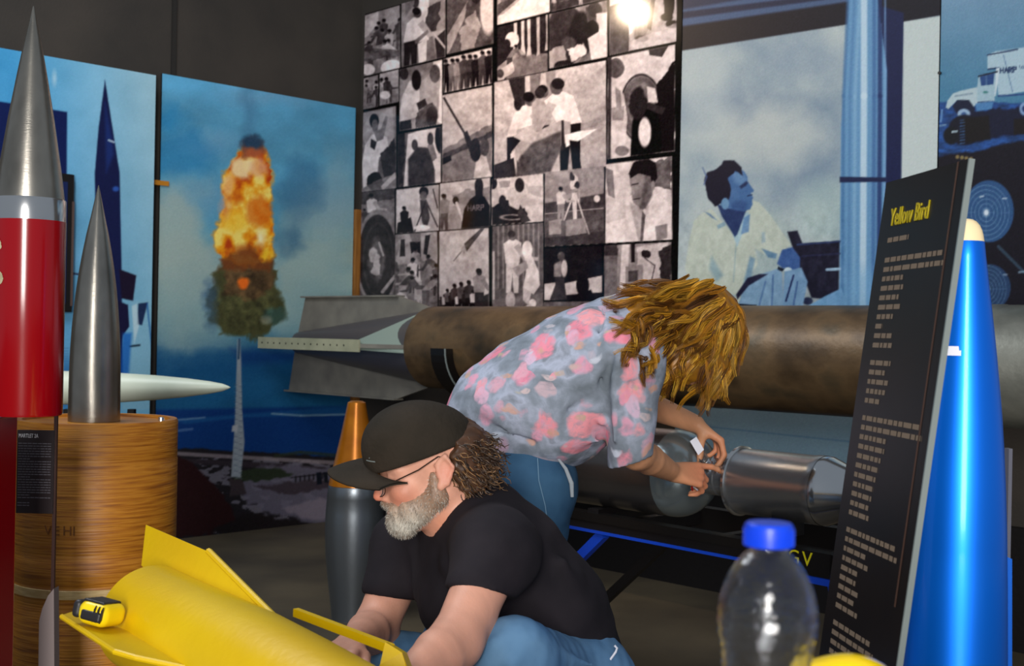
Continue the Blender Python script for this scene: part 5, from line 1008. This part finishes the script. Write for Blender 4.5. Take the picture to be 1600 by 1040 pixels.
# beard, moustache
p=hd.p;R=hd.R
s=SDF(hd.o-.16,hd.o+.16,.003)
for e in(-1,1):
    s.cone(p(.012,.071*e,-.002),p(.012,.060*e,-.042),.010,.017,k=.02); s.cone(p(.012,.060*e,-.042),p(.075,.026*e,-.086),.0215,.023,k=.02); s.ell(p(.05,.048*e,-.056),(.036,.017,.028),R,k=.015)
    s.cone(p(.107,.004*e,-.042),p(.092,.030*e,-.054),.0070,.0085,k=.008); s.cone(p(.092,.030*e,-.054),p(.082,.030*e,-.082),.010,.014,k=.012)
s.ell(p(.083,0,-.089),(.025,.03,.023),R,k=.02); s.ell(p(.097,0,-.075),(.012,.02,.012),R,k=.012)
s.ell(p(.112,0,-.057),(.014,.016,.005),R,k=.004,op='s')
s.wobble(.0012,260,3)
def bcol(V):
    L=hd.loc(V); w=np.clip((-L[:,2]-.035)/.05,0,1)[:,None]*np.clip((L[:,0]-.01)/.05,0,1)[:,None]; n=fbm(V[:,0]*90+V[:,2]*70,V[:,1]*90,5)[:,None]
    return (np.array([150,118,96])*(1-w)+np.array([186,180,168])*w)*(.8+.4*n)
be=sculpt('beard',s,m_hairv,man,'short grey beard',color=bcol,smooth_it=1)
me=be.data; nv=len(me.vertices); co=np.empty(nv*3);me.vertices.foreach_get('co',co);co=co.reshape(-1,3); no=np.array([v.normal[:] for v in me.vertices]); Lc=hd.loc(co)
rs_=np.random.RandomState(2); out_=((no@np.array(hd.f))>-.2)|(Lc[:,2]<-.06)|(np.abs((Lc[:,1]))>.05); ids=np.where(out_)[0]; ids=rs_.choice(ids,min(5200,len(ids)),False)
strands('beard_hair',co[ids],no[ids],4,.0065,.0007,m_hairv,be,[(190,184,172),(166,158,146),(204,200,190),(140,122,106)],grav=tuple(-hd.u*.8+hd.f*.1-np.array([0,0,.4])),gw=.9)
# hair at the back of the head
s=SDF(hd.o-.2,hd.o+.2,.004)
s.ell(p(-.030,0,.03),(.086,.083,.07),R,k=.02)
for e in(-1,1): s.cone(p(-.045,.066*e,.03),p(-.055,.055*e,-.03),.022,.026,k=.02)
s.ell(p(-.068,0,-.01),(.042,.066,.052),R,k=.03); s.cut(p(.0,0,0),hd.f*.75+hd.u*.55,k=.01)
s.wobble(.004,110,5)
hr=sculpt('hair',s,m_hairv,man,'curly brown hair below cap',color=lambda V: np.tile(np.array([74.,50,34]),(len(V),1))*(.7+.6*fbm(V[:,0]*80+V[:,2]*60,V[:,1]*80,5)[:,None]))
LK=[];rr=random.Random(8)
me=hr.data; co=np.array([v.co[:] for v in me.vertices]); no=np.array([v.normal[:] for v in me.vertices]); Lc=hd.loc(co); ids=np.where((Lc[:,0]<-.012)&(Lc[:,2]<.06))[0]
for i in np.random.RandomState(1).choice(ids,520,False):
    P_=co[i];N_=no[i]; t1=nrmz(np.cross(N_,hd.l+.1)); t2=np.cross(N_,t1); dn=nrmz(-hd.u*.6-hd.f*.5+N_*.35); L_n=rr.uniform(.02,.042); c0=rr.uniform(.003,.0065); ph=rr.uniform(0,6.28); w=rr.uniform(7,12)*(1 if rr.random()<.5 else -1)
    pts=[P_-N_*.003+dn*L_n*k/8+(t1*math.cos(ph+w*k/8)+N_*math.sin(ph+w*k/8))*c0*(k/8)**.5 for k in range(9)]
    f_=rr.uniform(.65,1.35); base=rr.choice([(80,56,36),(58,42,30),(104,76,48),(48,34,26)]); LK.append((pts,[.0021*(1-.7*k/8) for k in range(9)],[c*f_ for c in base]))
locks('curls',LK,m_hairv,hr)
# cap
s=SDF(hd.o-.22,hd.o+.22,.003)
s.ell(p(.020,0,.046),(.112,.091,.092),R,k=0); s.ell(p(.045,0,.075),(.078,.076,.060),R,k=.03)
s.cut(p(.1,0,.022),-hd.u-hd.f*.17,k=.004); s.ell(p(.014,0,.02),(.100,.080,.085),R,k=0,op='s')
cp=sculpt('cap',s,m_capc,man,'black baseball cap')
Vb=[];nu_,nv_=25,15
for j in range(nv_):
    for i in range(nu_):
        a=-1.15+2.3*i/(nu_-1); t=j/(nv_-1)
        r0x=.022+.104*math.cos(a); r0y=.086*math.sin(a)*1.0
        ln=.078*(math.cos(a*.92))**.55
        x=r0x+ln*t; y=r0y*(1-.10*t); z=.038-.17*(r0x-.1)*.3-5.0*y*y*(.6+.4*t)+.010*math.sin(t*2)-.008*t-.30*y
        Vb.append(hd.p(x,y,z))
n0=len(Vb); Vb+=[v-hd.u*.0035 for v in Vb]; Fb=[]
for j in range(nv_-1):
    for i in range(nu_-1):
        a=j*nu_+i; Fb.append((a,a+1,a+nu_+1,a+nu_)); Fb.append((a+n0,a+nu_+n0,a+nu_+1+n0,a+1+n0))
for i in range(nu_-1): Fb.append(((nv_-1)*nu_+i,(nv_-1)*nu_+i+1,(nv_-1)*nu_+i+1+n0,(nv_-1)*nu_+i+n0))
for j in range(nv_-1):
    for i in(0,nu_-1): Fb.append((j*nu_+i,(j+1)*nu_+i,(j+1)*nu_+i+n0,j*nu_+i+n0))
o_=link('brim',mesh_vf(Vb,Fb),m_capc,cp); 
MB().lathe(p(.020,0,.137),hd.u,[(.001,.005),(.005,.004),(.007,0)],16).build('button',m_capc,cp,smooth=True)
def capsurf(a,z):   # point on front of cap
    th=math.asin((z-.046)/.096); return p(.020+.1135*math.cos(th)*math.cos(a),.0925*math.cos(th)*math.sin(a),z)
MB().tube([capsurf(.42+.25*math.sin(k*.9),.052+.0045*k) for k in range(6)],.0016,6).build('badge',m_edge,cp,'small pale emblem'); MB().tube([capsurf(.30+.07*k,.048-.001*k) for k in range(5)],.0014,6).build('badge_bar',m_edge,cp)
# glasses
for e in(-1,1):
    cl=[p(.116-.010*abs(math.cos(a))*1,.033*e+.023*math.cos(a),-.008+.0165*math.sin(a)) for a in [2*PI*k/20 for k in range(21)]]
    g=MB().tube(cl,.0010,6).build('rim',m_wire,man) ; MB().add([tuple(v) for v in cl[:-1]],[tuple(range(20))]).build('lens',m_lens,g)
    MB().tube([p(.108,.056*e,-.004),p(.09,.069*e,.002),p(.04,.078*e,.016),p(.0,.083*e,.034),p(-.014,.085*e,.028)],.0013,6).build('temple',m_wire,man,'thin glasses arm')
MB().tube([p(.112,.011,-.002),p(.117,0,.002),p(.112,-.011,-.002)],.0011,6).build('bridge',m_wire,man)
# t-shirt
s=SDF((-.40,1.85,.25),(.34,2.86,.92),.005)
s.cone(C7+np.array([.005,0,-.055]),chest,.088,.118,k=.05,side=sd,ratio=1.3); s.cone(chest,mid,.120,.118,k=.05,side=sd,ratio=1.3); s.cone(mid,pel,.118,.123,k=.05,side=sd,ratio=1.3)
s.ell(V3(740,930,2.43),(.115,.14,.11),k=.06)
for S_,E_,t_ in((SL,EL,.52),(SR,ER,.60)):
    s.cone(C7+np.array([0,0,-.05]),S_,.072,.072,k=.05); s.cone(S_,S_+(E_-S_)*t_*.9,.073,.060,k=.04)
s.wobble(.0028,22,4); 
for a_,b_,r_ in((V3(800,880,2.2),V3(745,985,2.3),.006),(V3(830,850,2.25),V3(770,965,2.28),.006),(V3(900,900,2.33),V3(800,985,2.3),.007),(V3(700,880,2.3),V3(760,965,2.3),.006),(V3(880,880,2.3),V3(930,1010,2.35),.006)): s.cone(a_,b_,r_,r_*.6,k=.03)
for S_,E_,q_,t_ in((SL,EL,V3(757,926,2.13),-.10),(SR,ER,V3(612,932,2.52),-.12)):
    n_=nrmz(nrmz(E_-S_)*.5+np.array([0,0,-1])); s.cut(q_,n_,k=.004,lo=q_-np.array([.10,.13,.20]),hi=q_+np.array([.062,.13,.06]))
s.cone(hd.p(-.02,0,-.05),C7+np.array([-.01,0,-.02]),.064,.068,k=.008,op='s',side=sd,ratio=1.0); s.cone(hd.p(.0,0,-.06),(SL+SR)/2+np.array([.045,0,.035]),.062,.058,k=.01,op='s')
sculpt('shirt',s,m_tee,man,'black short-sleeved t-shirt')
# jeans
s=SDF((-.40,1.90,.06),(.36,2.86,.66),.005)
s.cone(HL,HR,.13,.13,k=.04)
for H_,K_,A_ in((HL,KL,AL),(HR,KR,AR)): s.cone(H_,K_,.098,.072,k=.04); s.cone(K_,A_+(K_-A_)*.08,.070,.052,k=.03)
s.wobble(.003,26,9)
for a_,b_ in((V3(775,1005,2.05),V3(860,990,2.15)),(V3(800,1040,2.02),V3(830,1000,2.06)),(V3(830,1010,2.06),V3(930,1040,2.2))): s.cone(a_,b_,.006,.004,k=.02)
s.cut(AL+np.array([0,0,.02]),(0,0,-1)); sculpt('jeans',s,m_jl,man,'light blue jeans')
MB().tube([V3(952,1032,2.3),V3(962,1018,2.3),V3(964,1012,2.3),V3(960,1008,2.3)],.0022,6).build('loose_thread',m_white2,man,'pale frayed thread')
for A_,nm in((AL,0),(AR,1)):
    s=SDF(A_-.26,A_+.2,.006); s.cone(A_+np.array([.03,.0,-.055]),A_+np.array([-.19,-.04,-.065]),.036,.034,k=.02); s.cone(A_,A_+np.array([-.06,-.01,-.05]),.047,.042,k=.03); s.cut((0,0,.004),(0,0,-1)); sculpt('shoe',s,m_shoe,man)
# ================================================================= bending woman
wo=empty('person',(0.0,3.05,0),'woman with curly golden hair and pink floral shirt bending over the metal rocket stage','person')
hw=Frame(V3(1076,528,3.03),(.36,-.10,-.93),(.92,0,.34))
pv=V3(772,690,3.05); md=V3(845,628,3.03); ch=V3(925,575,3.01); up_=V3(978,528,3.03)
NS,FS=V3(986,560,2.87),V3(1000,545,3.22); NE,NW=V3(994,706,2.90),V3(1050,737,3.11); FE,FW=V3(985,622,3.44),V3(1087,662,3.30)
NH,NK,NA=V3(825,755,2.97),np.array([.055,2.92,.46]),np.array([.02,3.0,.09]); FH,FK,FA=V3(790,745,3.16),V3(735,915,3.2),np.array([-.22,3.22,.09])
s=SDF((-.36,2.66,-.005),(.66,3.56,1.36),.0042)
add_head(s,hw,male=False)
s.cone(hw.p(-.03,0,-.05),up_,.050,.062,k=.03)
yv=(0,1,0)
s.cone(up_,ch,.085,.115,k=.05,side=yv,ratio=1.3); s.cone(ch,md,.12,.125,k=.05,side=yv,ratio=1.3); s.cone(md,pv,.125,.115,k=.05,side=yv,ratio=1.35)
s.cone(up_,NS,.055,.052,k=.04); s.cone(up_,FS,.055,.052,k=.04)
for S_,E_,W_ in((NS,NE,NW),(FS,FE,FW)):
    s.cone(S_,E_,.048,.037,k=.03); q=E_+(W_-E_)*.35; s.cone(E_,q,.038,.038,k=.025); s.cone(q,W_,.038,.0245,k=.004)
for H_,K_,A_ in((NH,NK,NA),(FH,FK,FA)): s.cone(H_,K_,.085,.056,k=.04); s.cone(K_,A_,.054,.036,k=.02); s.cone(A_,A_+np.array([.13,0,-.055]),.035,.028,k=.02)
t1=add_hand(s,NW,nrmz(np.array([.80,.25,-.10])),(.25,.75,-.60),(0,.1,1),curl=(.75,.9,.5),thumb=(.85,.45,.35),idx=(.05,.35,.25),k=.94)
t2=add_hand(s,FW,nrmz(np.array([.78,-.05,-.52])),(-.35,-.05,-.92),(0,-1,0),curl=(.75,.75,.35),thumb=(.45,.35,.95),k=.92,spread=.1)
def wcol(V):
    c=np.tile(np.array([204.,146,108]),(len(V),1))
    for q,a_ in((NW+np.array([.08,.03,-.02]),.09),(FW+np.array([.08,0,-.06]),.08)):
        d=np.linalg.norm(V-q,axis=1); w=np.clip(1-d/a_,0,1)[:,None]*.7; c=c*(1-w)+np.array([214,122,88])*w
    n=fbm(V[:,0]*50+V[:,2]*31,V[:,1]*50-V[:,2]*17,3)[:,None]; return c*(.92+.16*n)
wb_=sculpt('body',s,m_skin,wo,'tanned bare forearms and hands',color=wcol)
# ring, paper tag, silver tape in the fingers
tg=t2[0]; q=V3(1094,697,3.24); MB().plate([V3(1078,689,3.25),V3(1088,682,3.25),V3(1100,702,3.24),V3(1091,711,3.24)],(0,-1,.1),.0012).build('paper_tag',m_white2,None); tag(bpy.data.objects['paper_tag'],'small white paper slip held between the woman\'s fingers','paper')
# shirt
m_fl=bpy.data.materials.new('floral_cloth'); m_fl.use_nodes=True; nt=m_fl.node_tree; N_=nt.nodes; Lk=nt.links; b=N_['Principled BSDF']; b.inputs['Roughness'].default_value=.8; b.inputs['Specular IOR Level'].default_value=.25
tc=N_.new('ShaderNodeTexCoord')
def noise(sc,dt=4,src=None):
    n=N_.new('ShaderNodeTexNoise'); n.inputs['Scale'].default_value=sc; n.inputs['Detail'].default_value=dt; Lk.new(src or tc.outputs['Object'],n.inputs['Vector']); return n
def mth(op,a,bv): 
    n=N_.new('ShaderNodeMath'); n.operation=op; n.use_clamp=(op in('MULTIPLY_ADD',))
    for i,v in enumerate((a,bv)):
        if isinstance(v,(int,float)): n.inputs[i].default_value=v
        else: Lk.new(v,n.inputs[i])
    return n.outputs[0]
def ramp(src,els):
    r=N_.new('ShaderNodeValToRGB'); 
    while len(r.color_ramp.elements)<len(els): r.color_ramp.elements.new(.5)
    for e,(p_,c_) in zip(r.color_ramp.elements,els): e.position=p_; e.color=L4(c_)
    Lk.new(src,r.inputs[0]); return r.outputs[0]
def mix(f,a,c2):
    n=N_.new('ShaderNodeMix'); n.data_type='RGBA'; 
    Lk.new(f,n.inputs[0]) if not isinstance(f,float) else setattr(n.inputs[0],'default_value',f)
    for i,v in((6,a),(7,c2)):
        if isinstance(v,tuple): n.inputs[i].default_value=L4(v)
        else: Lk.new(v,n.inputs[i])
    return n.outputs[2]
wp=noise(9,3); vm=N_.new('ShaderNodeVectorMath'); vm.operation='MULTIPLY_ADD'; Lk.new(wp.outputs['Color'],vm.inputs[0]); vm.inputs[1].default_value=(.09,.09,.09); Lk.new(tc.outputs['Object'],vm.inputs[2])
base=ramp(noise(13,6,vm.outputs[0]).outputs[0],[(.30,(104,112,120)),(.46,(134,142,154)),(.58,(168,174,192)),(.70,(122,128,138))])
cur=base
for sc,th,cols,seed,sq in((10.5,.49,[(0,(232,128,150)),(.5,(240,156,160)),(.8,(206,140,160)),(1,(236,110,140))],0.0,(1,1,1.3)),(15,.44,[(0,(206,176,196)),(.6,(224,150,172)),(1,(190,170,176))],3.7,(1.3,1,1)),(18,.36,[(0,(190,200,214)),(.5,(200,150,130)),(1,(178,176,150))],8.1,(1,1,1.8))):
    mp=N_.new('ShaderNodeMapping'); mp.inputs['Location'].default_value=(seed,seed*.7,seed*.3); mp.inputs['Scale'].default_value=sq; Lk.new(vm.outputs[0],mp.inputs['Vector'])
    v=N_.new('ShaderNodeTexVoronoi'); v.inputs['Scale'].default_value=sc; Lk.new(mp.outputs[0],v.inputs['Vector'])
    rnd_=N_.new('ShaderNodeSeparateColor'); Lk.new(v.outputs['Color'],rnd_.inputs[0])
    m1=mth('SUBTRACT',th,v.outputs['Distance']); m1=mth('MULTIPLY',m1,9.0); 
    pn=noise(46,5); m1=mth('ADD',m1,mth('MULTIPLY',mth('SUBTRACT',pn.outputs[0],.55),2.2)); cl=N_.new('ShaderNodeClamp'); Lk.new(m1,cl.inputs[0])
    on=mth('GREATER_THAN',rnd_.outputs[1],.34); pet=N_.new('ShaderNodeClamp'); Lk.new(mth('MULTIPLY',mth('SUBTRACT',noise(70,3,mp.outputs[0]).outputs[0],.30),4.0),pet.inputs[0]); f_=mth('MULTIPLY',mth('MULTIPLY',cl.outputs[0],on),mth('ADD',mth('MULTIPLY',pet.outputs[0],.5),.4))
    cur=mix(f_,cur,ramp(rnd_.outputs[0],cols))
Lk.new(cur,b.inputs['Base Color']); bp=N_.new('ShaderNodeBump'); bp.inputs['Strength'].default_value=.55; bp.inputs['Distance'].default_value=.014; Lk.new(noise(15,4).outputs[0],bp.inputs['Height']); Lk.new(bp.outputs[0],b.inputs['Normal'])
s=SDF((-.36,2.66,.62),(.50,3.56,1.34),.0048)
s.cone(up_,ch,.108,.148,k=.05,side=yv,ratio=1.22); s.cone(ch,md,.148,.160,k=.06,side=yv,ratio=1.22); s.cone(md,pv,.158,.122,k=.06,side=yv,ratio=1.25); s.ell(V3(765,650,3.05),(.108,.16,.125),k=.05)
s.ell(V3(880,665,3.0),(.10,.15,.085),k=.05)
s.cone(up_,NS,.080,.075,k=.05); s.cone(up_,FS,.08,.075,k=.05); s.cone(NS,V3(986,650,2.87),.074,.058,k=.04); s.cone(V3(986,650,2.87),V3(985,735,2.87),.058,.052,k=.02); s.cone(FS,FS+(FE-FS)*.62,.074,.062,k=.04)
s.wobble(.0030,26,14)
def fold(a,b,r,k=.022,op='u'): s.cone(np.array(W(*a)),np.array(W(*b)),r,r*.5,k=k,op=op)
for a_,b_,r_ in(((760,640,2.88),(850,668,2.86),.006),((850,668,2.86),(935,690,2.86),.005),((730,640,2.92),(800,700,2.90),.006),((930,590,2.83),(905,690,2.86),.007),((900,560,2.84),(940,660,2.84),.006),((975,575,2.80),(985,660,2.81),.006),((1000,570,2.80),(1005,650,2.815),.005),((955,540,2.82),(940,480,2.87),.006),((860,560,2.86),(900,520,2.85),.006),((960,590,2.80),(960,690,2.82),.005),((800,600,2.87),(860,630,2.85),.005)): fold(a_,b_,r_)
for a_,b_,r_ in(((745,655,2.875),(835,690,2.85),.005),((942,590,2.80),(948,715,2.83),.010),((955,560,2.80),(938,640,2.82),.007),((890,640,2.83),(935,615,2.81),.005),((985,600,2.795),(988,690,2.80),.005),((940,440+60,2.86),(938,600,2.82),.006),((700,640,2.95),(760,700,2.9),.004)): fold(a_,b_,r_,k=.014,op='s')
hp=V3(985,722,2.87); s.cut(hp,nrmz(np.array([.32,0,-1.])),k=.004,lo=hp-np.array([.085,.12,.12]),hi=hp+np.array([.12,.12,.1]))
s.cone(hp+np.array([0,0,.05]),hp+np.array([0.01,0,-.1]),.043,.046,k=.004,op='s')
hp2=V3(800,731,3.0); s.cut(hp2,(.05,0,-1),k=.004,lo=hp2-np.array([.3,.4,.15]),hi=hp2+np.array([.18,.4,.2]))
s.cone(V3(800,735,3.05),V3(800,760,3.05),.112,.10,k=.004,op='s',side=yv,ratio=1.3)
q_=FS+(FE-FS)*.58; s.cut(q_,FE-FS,lo=q_-np.array([.1,.06,.12]),hi=q_+np.array([.1,.16,.1]))
s.cone(hw.p(-.03,0,-.06),up_,.058,.060,k=.01,op='s')
ws_=sculpt('shirt',s,m_fl,wo,'grey and pink floral shirt')
MB().tube([V3(872,716,2.88),V3(884,732,2.87),V3(893,755,2.865),V3(894,776,2.865)],[.003,.0045,.0055,.004],8).build('shirt_tail',mat('pale_cloth',(150,158,164),.8),ws_,'pale hanging shirt edge')
# jeans
s=SDF((-.42,2.74,.05),(.28,3.42,.86),.0055)
s.cone(NH,FH,.118,.118,k=.05); s.cone(V3(800,715,3.0),V3(800,720,3.14),.115,.115,k=.05)
s.cone(NH,NK,.106,.082,k=.04); s.cone(NK,NA+np.array([0,0,.03]),.080,.062,k=.03); s.cone(FH,FK,.104,.078,k=.04); s.cone(FK,FA+np.array([0,0,.03]),.078,.06,k=.03)
s.wobble(.0028,28,5); s.cut((0,0,.075),(0,0,-1))
jn=sculpt('jeans',s,m_jd,wo,'mid-blue jeans')
MB().tube([V3(840,715,2.86)+np.array([0,-.004,0]),V3(842,750,2.845),V3(852,790,2.84),V3(860,850,2.835)],.0016,5).build('side_seam',mat('denim_seam',(96,130,156),.8),jn)
for A_ in(NA,FA):
    s=SDF(A_-.2,A_+.28,.006); s.cone(A_+np.array([-.03,.0,-.05]),A_+np.array([.17,0,-.058]),.036,.034,k=.02); s.cone(A_,A_+np.array([.05,0,-.045]),.045,.04,k=.03); s.cut((0,0,.004),(0,0,-1)); sculpt('shoe',s,m_shoe,wo)
# hair: under-volume and curls
hc=hw.p(.0,0,.03); Rw=hw.R
s=SDF(hc-.30,hc+.26,.005)
s.ell(hw.p(-.012,0,.042),(.112,.098,.106),Rw,k=.03); s.ell(V3(1045,500,3.03),(.11,.10,.075),k=.04); s.ell(V3(990,500,2.98),(.06,.085,.05),k=.05); s.ell(V3(1010,555,2.96),(.055,.06,.045),k=.04); s.ell(V3(1118,560,3.0),(.04,.07,.06),k=.03); s.ell(V3(1078,560,2.945),(.075,.035,.055),k=.04); s.ell(V3(1050,575,2.94),(.04,.03,.04),k=.03)
s.wobble(.005,60,6)
hcol=lambda V: np.tile(np.array([138.,92,22]),(len(V),1))*(.6+.8*fbm(V[:,0]*60+V[:,2]*50,V[:,1]*60,5)[:,None])
hh=sculpt('hair',s,m_hairv,wo,'long curly golden-brown hair',color=hcol)

pal=np.array([(170,120,28),(188,138,38),(146,96,22),(196,148,52),(112,70,20),(90,54,18),(158,106,26)],dtype=float)
HS=[]   # guide curls: (points, start radius of the bundle, colour)
crown=np.array(hw.p(.03,0,.13)); rr=random.Random(21)
me=hh.data; co=np.array([v.co[:] for v in me.vertices]); no=np.array([v.normal[:] for v in me.vertices])
cand=np.where((co[:,1]<3.13)&(co[:,2]>V3(1000,590,2.95)[2]))[0]; ids=np.random.RandomState(3).choice(cand,430,False); xr_=V3(1098,0,3.03)[0]
for i in ids:
    P_=co[i];N_=no[i]; w_=min(1,max(0,(P_[0]-xr_+.03)/.06)); d=np.array([-1.,-.1,-.25])*(1-w_)+np.array([-.1,-.12,-1.])*w_+(P_-crown)*2.2
    d=d-N_*(d@N_); d=nrmz(d); Ln=rr.uniform(.07,.15); cr0=rr.uniform(.003,.009); ph=rr.uniform(0,6.28); wv=rr.uniform(4,8)*(1 if rr.random()<.5 else -1); sd_=np.cross(d,N_); n_=16
    pts=[];pos=P_-N_*.006
    for k in range(n_+1):
        t=k/n_; a=ph+wv*t; pts.append(pos+(sd_*math.cos(a)+N_*math.sin(a)*.7)*cr0*min(1,t*2)); d=nrmz(d+np.array([0,0,-1])*.05*(1+2*t)+N_*(-.06)); pos=pos+d*Ln/n_
    HS.append((np.array(pts),.0095,pal[rr.randrange(7)]))
def clump(p0,p1,n,spread,curl,seed):
    q=random.Random(seed); a=np.array(W(*p0));b_=np.array(W(*p1)); dd=b_-a; s1=nrmz(np.cross(dd,(0,1,.2))); s2=nrmz(np.cross(dd,s1))
    for _ in range(n):
        cl_=lambda v:max(-2*spread,min(2*spread,v)); o1=cl_(q.gauss(0,spread));o2=cl_(q.gauss(0,spread)); ph=q.uniform(0,1.8); wv=q.uniform(5,9)*(1 if q.random()<.6 else -1); cu=curl*q.uniform(.6,1.3); L_=q.uniform(.75,1.08)
        HS.append((np.array([a+dd*t*L_+s1*(o1*(1-.4*t)+cu*math.cos(ph+wv*t)*t**.6)+s2*(o2*(1-.4*t)+cu*math.sin(ph+wv*t)*t**.6) for t in [k/16 for k in range(17)]]),.0085,pal[q.randrange(7)]))
for args in(((1060,455,3.0),(968,450,2.99),9,.013,.007,1),((1040,472,2.95),(944,470,2.92),8,.009,.010,2),((1040,490,2.88),(958,508,2.77),10,.012,.013,3),((1030,505,2.86),(968,562,2.745),13,.013,.018,4),((1025,500,2.86),(985,545,2.75),12,.014,.016,40),
    ((1040,520,2.88),(1000,590,2.745),14,.013,.018,5),((1060,540,2.9),(1030,610,2.9),12,.013,.013,6),((1080,540,2.9),(1058,590,2.9),8,.012,.010,7),((1105,530,2.92),(1088,570,2.9),8,.012,.008,8),((1130,510,2.93),(1118,618,2.95),16,.012,.010,9),
    ((1140,500,2.95),(1138,600,2.97),9,.010,.009,10),((1148,490,3.0),(1150,560,3.0),8,.009,.009,11),((1125,500,2.9),(1106,600,2.9),8,.010,.010,13),((1080,450,2.97),(1010,470,2.88),14,.018,.007,14),((1115,465,2.93),(1030,515,2.86),22,.018,.008,15),((1132,480,2.93),(1058,545,2.86),20,.018,.010,16),((1120,455,2.95),(1050,480,2.87),16,.016,.008,17),((1140,490,2.93),(1100,560,2.88),14,.014,.009,18)): clump(*args)
# every curl is a bundle of fine hairs that gather at its tip
rs_=np.random.RandomState(6); G=np.stack([h[0] for h in HS]); ng,npt,_=G.shape; K=20
T_=np.gradient(G,axis=1); T_/=np.linalg.norm(T_,axis=2)[...,None]+1e-9; A_=np.cross(T_,np.array([.1,1,.15])); A_/=np.linalg.norm(A_,axis=2)[...,None]+1e-9; B_=np.cross(T_,A_)
tt_=np.linspace(0,1,npt)[None,:,None]; VV=[];CC=[];QQ=[];off=0
for k in range(K):
    an=rs_.rand(ng,1,1)*6.28; ra=np.sqrt(rs_.rand(ng,1,1))*np.array([h[1] for h in HS])[:,None,None]; tw=rs_.randn(ng,1,1)*1.2
    cen=G+(A_*np.cos(an+tw*tt_)+B_*np.sin(an+tw*tt_))*ra*(1-.45*tt_**1.3)*np.minimum(1,.45+tt_*3)
    rad=(.00095*(1-.8*tt_**2)); cl=np.array([h[2] for h in HS])[:,None,:]*(.68+.62*rs_.rand(ng,1,1))*(1+.12*np.sin(tt_*9+an))
    for q in range(3):
        b_=q*2.094; VV.append((cen+(A_*math.cos(b_)+B_*math.sin(b_))*rad).reshape(-1,3)); CC.append(np.broadcast_to(cl,(ng,npt,3)).reshape(-1,3))
    m_=ng*npt; ii=(np.arange(ng)[:,None]*npt+np.arange(npt-1)[None,:]).ravel()
    for q in range(3): a_=off+q*m_+ii; c_=off+((q+1)%3)*m_+ii; QQ.append(np.stack([a_,c_,c_+1,a_+1],1))
    off+=3*m_
me_=quads_mesh('curls',np.concatenate(VV),np.concatenate(QQ)); C_=np.concatenate(CC); C_=np.concatenate([lin(np.clip(C_,0,255)),np.ones((len(C_),1))],1).astype(np.float32)
me_.color_attributes.new('print','FLOAT_COLOR','POINT').data.foreach_set('color',C_.ravel()); o_=link('curls',me_,m_hairv,hh,'glossy wavy curls'); o_['kind']='stuff'
